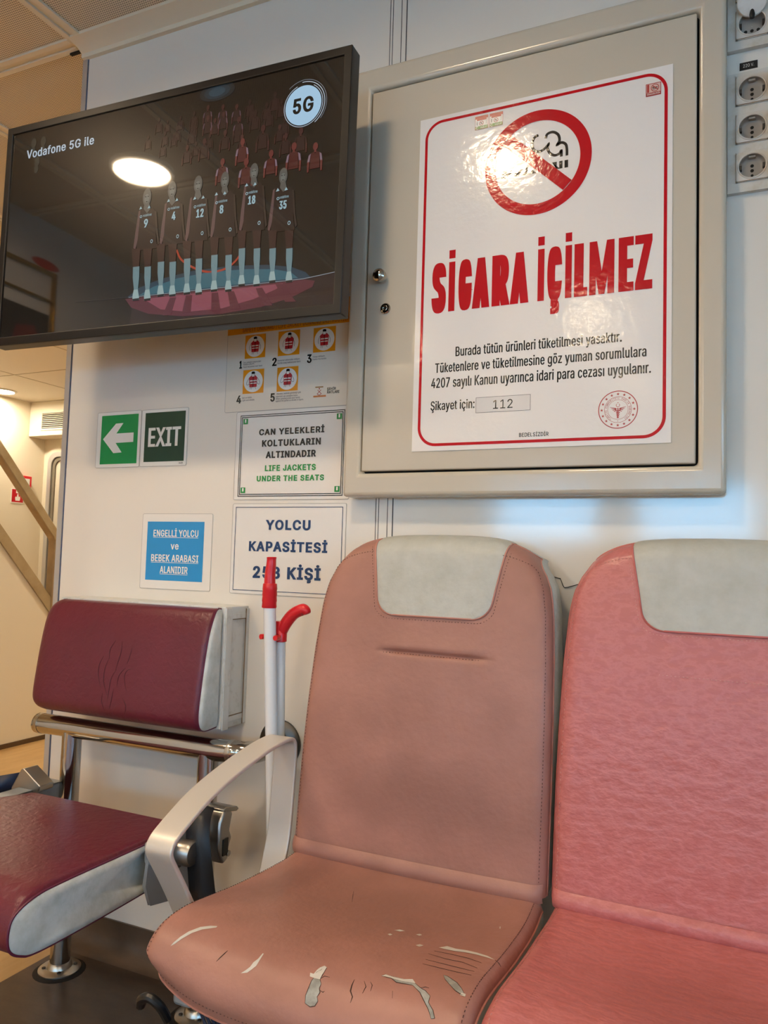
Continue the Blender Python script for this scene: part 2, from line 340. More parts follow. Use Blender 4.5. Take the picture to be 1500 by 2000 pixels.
# outlines of a plain grotesque alphabet: advance width, then closed contours (thousandths of the type size)
FONT_OUTLINES = {
' ':'188',
',':'188;38 -119,68 71,137 71,84 -119',
'.':'188;95 -4,83 -3,73 1,63 9,55 18,51 29,50 41,51 53,55 64,63 73,73 81,83 85,95 87,107 85,118 81,128 73,135 64,140 53,141 41,140 29,135 18,128 9,118 1,107 -3',
'/':'249;235 533,71 -76,14 -76,178 533',
'0':'453;227 -7,191 -3,158 7,130 24,105 48,85 77,69 113,60 144,53 178,49 214,48 254,49 294,53 330,60 364,69 395,85 431,106 461,130 484,159 502,191 512,227 516,262 512,295 502,323 484,348 461,368 431,384 395,393 364,400 330,404 294,405 254,404 214,400 178,393 144,384 113,368 77,348 48,323 24,295 7,263 -3;227 50,250 52,271 60,290 74,306 92,320 116,330 144,338 176,342 213,344 254,342 295,338 332,330 365,320 393,306 416,290 435,271 449,250 457,227 460,203 457,182 449,163 435,147 416,134 393,123 365,115 332,111 295,109 254,111 213,115 176,123 144,134 116,147 92,163 74,182 60,203 52',
'1':'453;76 0,76 55,391 55,391 0;276 509,276 0,212 0,212 448,209 448,86 358,86 427,198 509',
'2':'453;64 0,64 47,234 229,252 248,268 266,282 282,294 298,303 312,311 327,316 341,319 356,320 371,319 389,315 405,308 419,298 431,287 441,273 449,258 455,241 458,224 460,205 458,188 454,172 447,159 438,148 427,139 413,132 398,128 381,127 362,66 362,68 391,75 418,86 442,102 464,121 482,143 496,168 507,196 513,225 516,254 513,281 507,306 497,328 482,346 465,361 445,372 423,379 398,381 372,380 354,377 336,371 318,363 299,351 280,336 259,317 235,294 209,267 180,153 60,153 57,389 57,389 0',
'3':'453;218 -7,188 -5,159 1,133 10,108 22,88 38,70 57,57 79,48 104,44 132,109 132,112 115,118 100,126 87,137 76,150 66,165 59,182 54,200 51,219 50,239 51,258 55,275 61,291 69,304 80,315 93,323 108,328 125,329 145,328 163,323 180,316 196,306 211,292 223,275 234,254 241,229 246,201 248,157 248,157 299,288 448,288 452,70 452,70 509,372 509,372 461,211 278,211 289,247 290,279 286,308 276,333 262,354 244,371 222,383 198,391 173,393 145,390 116,383 90,370 66,354 45,333 27,309 12,281 2,251 -5',
'4':'453;40 105,40 158,247 509,311 509,109 166,109 163,413 163,413 105;282 0,282 121,282 146,282 318,343 318,343 0',
'5':'453;221 -7,192 -5,165 1,140 11,118 25,99 41,83 60,71 82,63 105,60 130,122 130,125 115,130 102,138 89,148 78,160 68,173 60,188 54,204 51,221 50,241 51,259 56,276 64,291 75,304 89,314 104,322 122,326 141,328 162,326 183,321 203,314 221,303 237,290 251,275 262,257 270,238 275,218 277,201 276,184 273,167 268,152 262,139 255,128 246,67 253,96 509,366 509,366 452,151 452,134 301,136 301,148 311,162 318,178 325,194 330,212 333,229 334,252 332,274 328,294 321,313 311,330 299,345 285,358 269,370 251,379 231,386 210,390 187,391 163,388 132,381 102,369 76,352 52,332 32,309 15,282 3,253 -4',
'6':'453;226 -7,196 -4,168 3,142 15,119 31,100 51,84 74,73 101,66 130,64 162,65 187,71 212,80 239,93 268,112 302,137 340,252 509,322 509,151 261,145 261,151 270,157 279,165 288,174 295,184 302,196 307,208 311,221 313,235 314,265 312,291 305,316 295,337 280,355 262,370 240,380 215,387 187,389 157,387 127,379 98,368 73,352 50,333 30,310 14,284 3,257 -4;226 48,245 50,263 55,279 63,293 73,304 86,314 101,322 119,326 137,327 157,326 178,322 196,314 213,304 228,293 241,279 251,263 259,245 264,226 265,207 264,190 259,174 252,160 241,148 229,138 214,131 197,126 179,125 158,126 138,131 119,138 102,148 86,160 73,174 63,190 55,207 50',
'7':'453;97 0,323 448,323 452,62 452,62 509,391 509,391 449,165 0',
'8':'453;226 -7,193 -5,163 1,136 11,111 25,91 42,74 62,62 84,54 109,52 135,53 156,58 176,65 195,75 212,87 228,101 241,117 252,134 260,153 265,153 267,129 276,109 289,93 308,80 330,73 354,70 380,73 405,79 429,90 450,106 469,124 485,146 498,170 508,197 514,226 516,255 514,282 508,306 498,328 485,346 469,361 450,373 429,379 405,382 380,379 354,372 330,359 308,343 289,323 276,300 267,300 265,319 260,335 252,351 241,365 228,377 212,387 195,395 176,399 156,401 135,398 109,391 84,378 62,362 42,341 25,317 11,289 1,259 -5;226 49,248 50,267 54,285 60,300 69,313 79,323 91,331 106,335 121,337 139,335 157,330 173,322 189,312 202,298 213,283 223,265 230,247 234,226 235,206 234,187 230,169 223,154 213,140 202,130 189,122 173,117 157,115 139,117 121,121 106,129 91,139 79,152 69,167 60,185 54,205 50;226 290,244 291,260 294,274 300,287 308,298 318,307 330,314 344,318 359,319 376,318 392,314 407,308 420,299 432,288 442,275 449,260 455,244 459,226 460,208 459,192 455,177 449,164 442,153 432,145 420,138 407,134 392,133 376,134 359,138 344,145 330,154 318,165 308,178 300,193 294,209 291',
'9':'453;226 516,256 513,285 506,310 494,333 478,352 458,368 434,380 408,387 378,389 347,387 322,382 296,373 270,359 240,340 207,315 168,200 0,130 0,301 248,307 248,302 238,295 229,287 221,278 214,268 207,257 202,245 198,232 195,218 195,188 197,161 203,137 214,116 229,98 247,83 269,72 294,66 321,64 352,66 382,73 411,85 436,101 459,120 479,143 494,168 506,196 513;226 460,207 459,190 454,174 446,160 435,148 423,138 407,131 390,127 372,125 352,127 331,131 313,138 295,148 280,160 268,174 257,190 250,207 245,226 243,245 245,263 249,279 257,293 267,305 280,314 295,322 312,326 330,327 350,326 371,322 390,314 407,305 422,293 435,279 446,263 454,245 459',
':':'188;95 -4,83 -3,73 1,63 9,55 18,51 29,50 41,51 53,55 64,63 73,73 81,83 85,95 87,107 85,118 81,128 73,135 64,140 53,141 41,140 29,135 18,128 9,118 1,107 -3;95 271,83 272,73 277,63 284,55 294,51 304,50 316,51 328,55 339,63 349,73 356,83 360,95 362,107 360,118 356,128 349,135 339,140 328,141 316,140 304,135 294,128 284,118 277,107 272',
'A':'480;16 0,201 509,276 509,463 0,395 0,287 302,280 323,272 346,264 372,255 402,244 438,232 478,245 478,233 437,222 402,213 371,204 345,197 322,191 302,85 0;110 142,110 199,370 199,370 142',
'B':'456;60 0,60 509,241 509,274 507,304 501,329 491,350 477,367 461,381 442,390 421,396 398,398 374,397 353,393 336,387 320,378 307,368 295,356 286,343 278,329 272,315 267,315 262,331 260,347 254,363 245,378 234,391 220,402 203,411 184,416 161,418 136,416 111,410 88,400 67,386 48,368 31,344 18,317 8,284 2,247 0;125 57,245 57,281 60,309 67,330 80,344 96,353 115,355 137,354 153,350 169,342 184,333 197,320 209,306 218,289 225,269 229,248 231,125 231;125 285,238 285,256 287,273 290,288 296,302 304,314 314,323 326,330 340,335 355,336 372,333 393,326 412,313 429,294 442,270 449,240 452,125 452',
'C':'510;267 -7,235 -5,205 1,177 11,150 25,126 42,104 63,86 88,70 115,57 146,48 179,42 215,40 254,42 293,48 329,57 362,70 393,86 421,104 445,126 466,150 484,177 498,205 508,235 514,267 516,293 514,317 511,340 504,362 496,383 485,402 471,419 456,435 438,448 418,459 397,467 373,473 348,408 348,404 365,397 380,389 395,380 407,369 418,357 428,344 437,330 444,315 449,300 453,284 455,267 456,237 453,209 445,184 432,161 414,141 391,125 364,113 332,106 295,103 254,106 213,113 177,125 145,141 117,161 94,184 76,210 63,237 56,267 53,284 54,300 56,315 60,330 65,344 72,357 81,369 90,380 102,389 114,397 128,404 144,408 160,473 160,467 135,459 112,448 91,435 71,420 53,402 38,383 24,363 13,341 5,317 -2,293 -6',
'D':'502;219 0,96 0,96 57,215 57,254 60,288 68,318 81,343 99,363 122,379 149,390 181,397 216,399 255,397 294,390 329,379 361,364 388,344 410,320 428,291 441,258 449,221 452,93 452,93 509,225 509,261 507,294 501,325 492,353 478,385 455,412 426,433 391,446 361,455 329,460 293,462 255,460 217,455 181,446 149,433 119,417 92,398 68,376 48,351 31,322 17,291 8,256 2;125 509,125 0,60 0,60 509',
'E':'419;60 0,60 509,372 509,372 452,125 452,125 286,355 286,355 229,125 229,125 57,375 57,375 0',
'F':'410;60 0,60 509,369 509,369 452,125 452,125 278,346 278,346 221,125 221,125 0',
'G':'520;269 -7,236 -5,205 1,176 11,149 25,125 43,104 64,85 88,69 116,57 146,47 179,42 215,40 254,42 293,47 329,57 362,69 393,85 421,103 445,125 466,149 484,175 498,203 508,233 514,265 516,291 514,316 510,340 504,363 494,384 483,403 469,421 453,436 436,449 416,460 395,468 373,474 349,408 349,402 365,395 379,387 393,378 406,368 417,356 427,344 436,330 443,315 448,300 453,283 455,265 456,236 453,209 445,183 432,160 414,141 392,125 364,113 332,106 295,103 254,106 213,113 177,125 145,141 117,161 95,184 76,210 63,238 56,269 53,296 55,322 61,345 71,365 85,382 102,396 123,407 147,413 173,415 202,434 199,283 199,283 256,478 256,478 200,475 160,466 124,451 91,431 62,406 38,377 19,344 5,308 -4',
'H':'517;60 0,60 509,125 509,125 289,392 289,392 509,457 509,457 0,392 0,392 232,125 232,125 0',
'I':'300;31 0,31 57,118 57,118 452,31 452,31 509,269 509,269 452,183 452,183 57,269 57,269 0',
'J':'396;185 -7,143 -2,106 11,75 33,57 55,44 81,36 111,33 145,33 173,98 173,98 145,100 117,108 93,122 74,139 61,160 53,185 50,209 53,230 61,248 74,261 93,269 117,272 145,272 509,336 509,336 145,334 111,326 81,313 55,294 33,263 11,227 -2',
'K':'467;104 145,104 216,116 231,128 246,139 261,151 275,162 289,174 303,187 317,199 331,212 344,364 509,448 509,231 276,228 276;60 0,60 509,125 509,125 334,124 225,125 193,125 0;372 0,188 259,228 309,449 0',
'L':'393;60 0,60 509,125 509,125 57,361 57,361 0',
'M':'628;60 0,60 509,152 509,277 187,287 159,299 123,311 84,322 49,307 49,318 83,330 121,342 158,352 187,476 509,568 509,568 0,504 0,504 291,504 327,505 369,506 413,507 457,513 457,508 441,503 425,498 409,482 363,467 322,456 291,342 0,286 0,170 291,159 321,145 361,129 408,112 457,119 457,120 416,121 372,122 328,122 291,122 0',
'N':'523;60 0,60 509,136 509,343 183,349 174,355 163,363 151,371 137,379 122,388 107,396 90,405 73,414 55,405 54,403 72,402 90,401 108,400 126,399 142,399 157,399 195,399 509,463 509,463 0,387 0,202 290,177 331,168 346,159 363,148 381,108 452,119 454,122 384,124 328,125 291,125 0',
'O':'533;267 -7,235 -5,205 1,177 11,150 25,126 42,105 63,86 88,70 115,57 146,48 179,42 215,40 254,42 293,48 329,57 362,70 393,86 421,105 445,126 466,150 484,177 498,205 508,235 514,267 516,299 514,329 508,357 498,384 484,408 466,429 445,448 421,464 393,477 362,486 329,491 293,493 254,491 215,486 179,477 146,464 115,448 88,429 63,408 42,384 25,357 11,329 1,299 -5;267 53,296 55,324 63,349 76,372 94,392 116,408 144,420 176,428 213,430 254,428 295,420 332,408 365,392 392,372 415,349 433,324 446,296 453,267 456,237 453,210 445,184 433,161 415,142 392,125 364,113 332,106 295,103 254,106 213,113 176,125 144,142 117,161 94,184 76,210 63,237 55',
'P':'445;60 0,60 509,235 509,272 506,305 499,332 487,356 471,375 452,390 430,400 404,407 377,409 348,407 318,400 291,390 265,375 243,356 223,332 207,305 195,272 188,235 186,109 186,109 242,233 242,257 244,279 248,297 256,312 266,324 279,333 294,339 310,343 328,344 348,343 367,339 385,333 402,324 416,312 428,297 439,279 446,257 451,232 452,125 452,125 0',
'R':'449;60 0,60 509,236 509,273 506,305 500,333 489,356 473,376 455,390 433,401 408,407 381,409 352,407 323,401 296,390 271,376 250,356 232,333 217,305 206,273 200,236 198,96 198,96 255,234 255,258 256,280 260,298 267,313 276,325 287,334 300,340 316,344 333,345 352,344 371,340 389,334 405,325 419,313 430,298 440,279 446,258 451,233 452,125 452,125 0;353 0,230 229,303 229,428 0',
'S':'447;224 -9,188 -7,156 -1,128 9,102 23,81 40,64 60,51 83,42 109,38 137,104 137,108 118,114 102,123 88,136 76,150 66,166 59,185 53,204 50,224 49,246 50,267 54,286 60,303 69,317 79,329 92,338 106,344 122,346 139,344 154,340 168,332 179,322 189,310 197,296 205,280 211,263 217,245 222,184 239,145 253,112 269,86 289,67 313,56 341,52 372,54 400,62 425,75 448,92 468,113 484,138 498,165 508,195 514,227 516,259 514,289 508,316 498,340 484,360 468,377 449,390 427,398 403,401 378,337 378,332 402,320 421,302 437,280 449,254 456,225 459,204 457,185 454,167 448,152 440,139 430,129 418,121 405,117 391,115 376,117 359,122 345,131 334,142 324,155 315,169 308,184 302,198 297,212 293,264 279,279 275,295 270,312 264,328 256,344 248,359 238,372 226,384 213,395 198,402 180,407 161,408 139,406 112,399 87,386 64,370 43,349 25,323 11,294 0,261 -7',
'T':'449;32 452,32 509,417 509,417 452,257 452,257 0,193 0,193 452',
'U':'517;259 -8,220 -6,186 2,154 15,126 33,103 55,85 80,71 108,63 140,60 173,60 509,124 509,124 178,126 155,132 133,141 113,153 95,169 80,187 68,208 59,232 53,259 52,285 53,309 59,331 68,349 80,364 95,377 113,385 133,391 155,393 178,393 509,457 509,457 173,454 140,446 108,433 80,414 55,391 33,363 15,332 2,297 -6',
'V':'480;204 0,16 509,84 509,192 206,199 187,207 164,215 137,225 106,236 71,248 31,235 31,247 71,257 107,267 138,276 165,283 187,290 206,395 509,463 509,278 0',
'W':'686;155 0,16 509,82 509,163 196,167 179,172 162,175 145,187 94,190 76,194 58,197 40,189 40,193 58,196 76,200 94,203 111,207 128,211 145,224 196,306 509,380 509,462 196,466 179,470 162,474 145,486 94,490 76,494 58,497 40,488 40,492 58,495 76,499 94,503 111,506 128,510 145,523 196,603 509,670 509,530 0,455 0,368 323,362 345,357 368,351 391,346 417,341 445,336 475,350 475,345 446,340 420,335 395,330 371,324 347,318 323,230 0',
'X':'474;18 0,217 284,217 236,29 509,104 509,178 400,188 386,196 373,204 361,211 350,217 340,223 329,230 318,236 305,243 292,232 292,252 329,258 339,265 350,272 361,298 400,374 509,446 509,259 239,259 287,456 0,382 0,292 129,268 165,262 175,256 185,250 195,244 206,237 218,230 231,244 231,238 219,231 207,225 196,219 186,213 176,206 166,182 129,91 0',
'Y':'472;203 0,203 208,16 509,91 509,192 344,203 327,213 309,222 292,231 274,240 254,250 230,224 230,233 254,242 275,251 293,260 310,270 327,280 344,381 509,455 509,268 208,268 0',
'Z':'438;42 0,42 46,273 385,284 400,295 415,306 431,318 446,329 461,341 476,348 454,327 453,306 453,285 452,265 452,244 452,223 452,40 452,40 509,397 509,397 462,169 129,157 113,146 97,134 81,97 33,90 54,111 55,131 56,152 57,173 57,193 57,214 57,399 57,399 0',
'a':'389;160 -9,137 -7,115 -3,94 5,76 15,60 29,48 45,38 63,32 84,30 108,32 128,36 146,43 161,53 174,64 184,78 193,92 200,108 206,125 211,143 214,161 217,178 220,234 227,247 229,257 231,265 235,271 240,274 246,276 255,276 257,275 272,272 285,267 297,260 307,251 315,240 322,227 327,212 330,196 331,178 330,163 327,149 322,137 316,127 309,118 301,110 292,104 283,100 274,41 291,51 313,64 331,79 346,95 358,114 368,133 375,153 380,173 383,194 384,208 384,223 382,239 379,255 375,271 369,286 360,300 350,312 336,322 320,330 301,335 278,337 251,337 0,277 0,277 52,272 52,267 43,260 34,252 25,242 16,229 8,215 1,199 -4,181 -7;170 45,192 47,211 51,228 59,242 68,254 80,263 93,270 108,274 122,276 138,276 190,272 187,267 184,259 182,251 180,241 178,231 176,200 171,175 168,161 166,147 163,134 159,122 153,112 147,103 139,97 130,93 118,92 105,93 93,96 82,102 72,109 64,119 57,130 52,142 48,156 46',
'b':'424;229 -8,208 -7,189 -3,172 4,159 12,147 21,138 31,130 41,123 50,118 59,112 59,112 0,53 0,53 509,114 509,114 319,118 319,123 327,130 336,137 346,147 355,158 364,171 373,188 379,207 383,229 384,259 382,287 374,313 361,335 342,354 320,370 293,381 261,388 227,390 189,388 151,381 116,370 84,355 57,336 34,313 16,288 3,260 -6;220 47,242 49,262 55,279 66,294 80,306 97,316 117,323 139,327 163,328 189,327 215,323 239,316 261,307 281,295 298,280 311,262 322,243 328,220 330,198 328,178 322,161 312,147 299,134 282,125 263,118 241,114 216,113 189,114 162,118 138,125 115,135 95,147 78,162 65,179 55,198 49',
'c':'396;207 -8,174 -5,144 3,117 16,93 35,72 58,56 85,44 116,37 150,34 187,37 225,44 260,56 291,72 318,93 341,117 360,144 374,174 382,207 384,226 384,243 381,260 377,276 371,291 364,305 356,318 346,330 335,340 322,349 308,356 293,362 277,303 262,300 272,295 281,290 289,284 297,278 304,270 311,261 316,252 321,242 325,231 328,220 329,207 330,184 328,163 321,145 310,130 296,118 278,108 258,102 236,98 212,96 187,98 163,102 139,108 117,118 97,130 80,145 66,163 55,184 49,207 46,220 47,232 49,243 52,253 55,262 60,271 66,279 73,285 80,292 89,297 98,301 107,304 117,363 102,357 86,350 70,341 56,331 43,319 32,306 21,292 12,277 5,261 -1,244 -5,226 -7',
'd':'424;195 -8,165 -6,137 3,111 16,89 34,70 57,55 84,43 116,36 151,34 189,36 227,43 261,55 293,70 320,89 342,112 361,137 374,165 382,196 384,218 383,237 379,253 373,267 364,278 355,287 346,295 336,301 327,306 319,311 319,311 509,372 509,372 0,313 0,313 59,307 59,301 50,295 41,287 31,277 21,266 12,252 4,236 -3,217 -7;205 47,226 49,246 55,263 65,278 78,290 95,299 115,306 138,310 162,312 189,310 216,306 241,300 263,290 282,278 299,263 312,246 322,227 328,205 330,182 328,162 322,145 311,130 298,118 281,108 261,102 239,98 215,96 189,98 163,102 139,109 117,118 97,130 80,145 66,162 55,182 49',
'e':'404;212 -8,177 -5,145 3,117 16,92 35,72 58,56 85,44 116,37 150,34 187,36 224,44 258,55 290,71 317,91 340,115 359,142 373,172 382,205 384,226 383,246 380,266 374,285 366,303 355,319 341,334 324,347 305,357 282,365 256,370 227,371 194,371 169,75 169,75 221,338 221,310 202,308 226,304 248,298 269,288 286,277 301,263 314,246 323,227 328,205 330,183 328,164 323,146 313,131 301,119 286,109 270,102 251,97 231,96 211,96 178,98 151,102 127,110 106,121 88,135 73,151 61,169 53,190 48,212 46,227 47,241 49,254 53,265 58,276 65,285 73,294 82,300 93,306 105,365 91,358 72,348 55,335 39,320 26,302 14,283 4,261 -3,237 -7',
'f':'254;228 379,228 327,6 327,6 379;81 0,81 432,82 452,87 470,96 486,107 499,120 510,135 519,152 525,169 529,187 530,201 530,212 529,222 527,231 525,238 523,243 521,227 468,215 472,209 473,202 474,195 474,178 472,164 468,154 460,147 449,143 435,142 419,142 0',
'g':'425;207 -151,180 -149,156 -146,134 -140,114 -132,97 -122,82 -110,70 -97,59 -84,51 -69,101 -41,107 -49,114 -57,122 -66,131 -74,142 -82,154 -88,169 -93,187 -96,207 -97,236 -95,261 -87,282 -75,298 -58,308 -34,311 -6,311 68,306 68,301 60,294 51,287 41,277 32,266 23,252 16,236 10,217 6,195 5,165 7,138 14,113 27,90 43,71 65,55 90,43 120,36 154,34 191,36 229,43 263,55 293,71 320,90 342,112 361,138 374,166 382,196 384,218 383,237 379,253 373,267 365,279 356,288 346,296 336,302 327,308 319,313 319,313 379,372 379,372 -9,370 -40,363 -67,350 -90,334 -109,314 -124,291 -136,265 -144,237 -149;205 59,227 61,246 66,264 75,278 87,290 103,300 121,307 142,311 166,312 193,311 219,307 242,300 264,291 283,279 299,264 312,247 322,227 328,205 330,182 328,163 322,145 312,130 298,118 282,109 262,102 241,98 218,96 193,98 167,102 144,109 123,118 104,131 88,145 76,163 66,183 61',
'h':'410;114 227,114 0,53 0,53 509,114 509,114 287,102 287,116 319,132 344,152 362,175 374,200 382,227 384,252 383,275 377,295 369,313 356,328 340,341 321,350 298,355 271,357 240,357 0,296 0,296 235,293 263,286 286,273 304,256 318,235 326,210 329,192 328,176 324,161 317,147 308,136 297,126 283,119 266,115 248',
'i':'167;53 0,53 379,114 379,114 0;84 443,73 444,63 448,54 455,47 463,43 472,41 483,43 494,47 504,54 512,63 518,73 522,84 524,95 522,105 518,114 512,121 504,125 494,126 483,125 472,121 463,114 455,105 448,95 444',
'j':'167;53 379,114 379,114 -30,112 -52,108 -72,102 -90,92 -106,80 -119,65 -129,47 -137,27 -141,4 -143,-10 -143,-10 -87,2 -87,18 -85,31 -80,40 -72,47 -61,51 -46,53 -29;83 443,72 444,62 448,53 455,47 463,42 472,41 483,42 494,47 504,53 512,62 518,72 522,83 524,95 522,105 518,114 512,120 504,125 494,126 483,125 472,120 463,114 455,105 448,95 444',
'k':'381;110 137,110 212,121 212,284 379,360 379,184 199,177 199;53 0,53 509,114 509,114 0;294 0,148 186,191 229,372 0',
'l':'189;139 -2,112 0,91 8,74 20,62 37,55 59,53 84,53 509,114 509,114 99,114 83,117 71,120 62,126 57,135 53,146 52,160 53,170 54,181 3,162 -1,154 -2,147 -2',
'm':'610;53 0,53 379,112 379,112 295,108 295,114 314,122 331,132 346,144 358,158 368,172 376,187 382,203 385,219 386,245 383,268 375,287 361,303 342,314 320,321 295,312 295,318 312,326 329,337 343,350 356,364 366,381 375,398 381,417 385,437 386,458 385,478 380,497 372,514 361,529 346,541 328,550 307,555 283,557 255,557 0,496 0,496 254,493 279,485 298,473 313,456 323,438 329,419 330,402 329,387 326,374 320,363 312,353 302,345 290,340 277,336 263,335 247,335 0,274 0,274 260,272 280,265 297,253 311,238 322,220 328,199 330,185 329,171 326,158 320,145 312,135 302,126 289,119 274,115 257,114 238,114 0',
'n':'410;114 227,114 0,53 0,53 379,112 379,112 287,102 287,116 319,132 344,152 362,175 374,200 382,227 384,252 383,275 377,295 369,313 356,328 340,341 321,350 298,355 271,357 240,357 0,296 0,296 235,293 263,286 286,273 304,256 318,235 326,210 329,192 328,176 324,161 317,147 308,136 297,126 283,119 266,115 248',
'o':'415;207 -8,174 -5,144 3,117 16,93 35,72 58,56 85,44 116,37 150,34 187,37 225,44 260,56 291,72 318,93 341,117 360,144 374,174 382,207 384,241 382,271 374,299 360,323 341,343 318,359 291,371 260,379 225,381 187,379 150,371 116,359 85,343 58,323 35,299 16,271 3,241 -5;207 46,231 49,252 55,270 66,285 80,298 97,307 117,314 139,318 163,319 187,318 212,314 236,307 258,298 278,285 296,270 310,252 321,231 328,207 330,184 328,163 321,145 310,130 296,118 278,108 258,102 236,98 212,96 187,98 163,102 139,108 117,118 97,130 80,145 66,163 55,184 49',
'p':'424;53 -143,53 379,112 379,112 319,118 319,123 327,130 336,137 346,147 355,158 364,171 373,188 379,207 383,229 384,259 382,287 374,313 361,335 342,354 320,370 293,381 261,388 227,390 189,388 151,381 116,370 84,355 57,336 34,313 16,288 3,260 -6,229 -8,208 -7,189 -3,173 4,159 12,147 21,138 31,130 41,124 50,118 59,114 59,114 -143;220 47,242 49,262 55,279 66,294 80,306 97,316 117,323 139,327 163,328 189,327 215,323 239,316 261,307 281,295 298,280 311,262 322,243 328,220 330,198 328,178 322,161 312,147 299,134 282,125 263,118 241,114 216,113 189,114 162,118 138,125 115,135 95,147 78,162 65,179 55,198 49',
'r':'259;53 0,53 379,112 379,112 321,115 321,124 339,137 354,152 367,171 377,191 383,213 385,229 384,243 384,243 322,230 324,223 325,215 326,207 326,190 324,174 321,159 315,146 306,135 296,126 284,119 269,115 254,114 237,114 0',
's':'365;182 -8,157 -7,133 -3,112 3,93 12,76 24,62 38,50 54,41 73,36 94,94 107,101 87,111 72,124 60,141 52,160 47,181 45,206 47,227 53,244 62,258 74,265 88,268 103,266 115,262 126,254 136,243 144,229 150,212 155,149 170,118 180,92 192,72 208,58 227,50 249,47 274,49 295,55 314,65 332,79 347,95 360,115 370,137 378,161 383,187 384,212 383,234 379,254 372,271 363,286 352,299 339,309 324,318 308,324 290,268 277,262 291,254 304,243 316,228 325,210 331,187 333,166 331,147 326,131 317,119 305,111 292,109 277,110 264,115 253,124 243,136 235,152 229,172 223,229 209,261 200,287 187,306 171,320 153,328 131,331 107,329 85,323 65,312 47,298 31,281 18,260 6,236 -2,210 -7',
't':'227;204 379,204 327,6 327,6 379;65 471,126 471,126 98,127 83,130 70,136 61,144 55,156 51,170 50,185 51,202 54,213 2,207 0,200 -2,192 -3,184 -3,176 -4,168 -4,138 -1,113 7,92 21,77 41,68 64,65 93',
'u':'410;182 -5,158 -3,135 2,115 11,97 23,82 39,69 59,60 82,54 109,53 139,53 379,114 379,114 144,116 117,124 94,137 75,154 61,175 53,200 50,218 51,234 55,249 62,263 71,274 83,283 97,290 113,295 132,296 153,296 379,357 379,357 0,298 0,298 92,307 92,294 60,277 35,257 17,234 5,209 -3',
'v':'389;163 0,17 379,84 379,165 155,173 132,180 110,187 87,193 64,199 42,206 21,184 21,191 42,197 64,203 87,209 110,216 132,224 155,305 379,371 379,226 0',
'w':'567;138 0,23 379,87 379,133 214,140 190,147 164,154 137,161 107,168 75,175 41,165 41,172 74,179 105,186 135,192 163,199 189,206 214,252 379,316 379,362 214,368 189,375 163,382 136,388 106,395 75,402 41,391 41,399 75,406 106,413 135,420 163,427 189,434 214,480 379,545 379,429 0,368 0,319 172,305 225,300 243,295 262,291 280,277 338,291 338,277 280,263 225,258 207,253 189,248 172,199 0',
'y':'389;47 -139,61 -86,71 -87,83 -89,94 -90,104 -89,113 -86,122 -81,130 -74,138 -64,145 -51,151 -36,163 -1,17 379,84 379,165 155,173 132,180 109,187 87,193 64,199 42,206 21,184 21,190 42,196 64,202 87,209 110,216 132,224 155,305 379,371 379,204 -58,196 -77,187 -93,177 -107,165 -119,153 -128,139 -136,125 -141,109 -144,91 -145,82 -145,73 -144,65 -143,57 -142,52 -140',
'z':'380;42 0,42 46,254 320,254 323,48 323,48 379,333 379,333 331,126 60,126 56,339 56,339 0',
'Ç':'510;267 -7,235 -5,205 1,177 11,150 25,126 42,104 63,86 88,70 115,57 146,48 179,42 215,40 254,42 293,48 329,57 362,70 393,86 421,104 445,126 466,150 484,177 498,205 508,235 514,267 516,293 514,317 511,340 504,362 496,383 485,402 471,419 456,435 438,448 418,459 397,467 373,473 348,408 348,404 365,397 380,389 395,380 407,369 418,357 428,344 437,330 444,315 449,300 453,284 455,267 456,237 453,209 445,184 432,161 414,141 391,125 364,113 332,106 295,103 254,106 213,113 177,125 145,141 117,161 94,184 76,210 63,237 56,267 53,284 54,300 56,315 60,330 65,344 72,357 81,369 90,380 102,389 114,397 128,404 144,408 160,473 160,467 135,459 112,448 91,435 71,420 53,402 38,383 24,363 13,341 5,317 -2,293 -6;228 -146,228 -110,268 -110,280 -110,288 -108,294 -105,299 -101,301 -95,302 -88,301 -80,299 -75,294 -71,288 -68,280 -66,268 -66,240 -66,251 13,283 13,283 -3,283 -33,303 -35,319 -40,332 -47,341 -58,346 -71,348 -88,345 -106,339 -121,328 -132,313 -140,293 -145,269 -146',
'Ü':'517;259 -8,220 -6,186 2,154 15,126 33,103 55,85 80,71 108,63 140,60 173,60 509,124 509,124 178,126 155,132 133,141 113,153 95,169 80,187 68,208 59,232 53,259 52,285 53,309 59,331 68,349 80,364 95,377 113,385 133,391 155,393 178,393 509,457 509,457 173,454 140,446 108,433 80,414 55,391 33,363 15,332 2,297 -6;331 572,320 574,311 577,302 584,296 592,292 602,290 612,292 623,296 633,302 641,311 648,320 651,331 653,341 651,351 648,359 641,366 633,370 623,371 612,370 602,366 592,359 584,351 577,341 574;187 572,176 574,167 577,158 584,152 592,148 602,146 612,148 623,152 633,158 641,167 648,176 651,187 653,198 651,207 648,216 641,222 633,226 623,227 612,226 602,222 592,216 584,207 577,198 574',
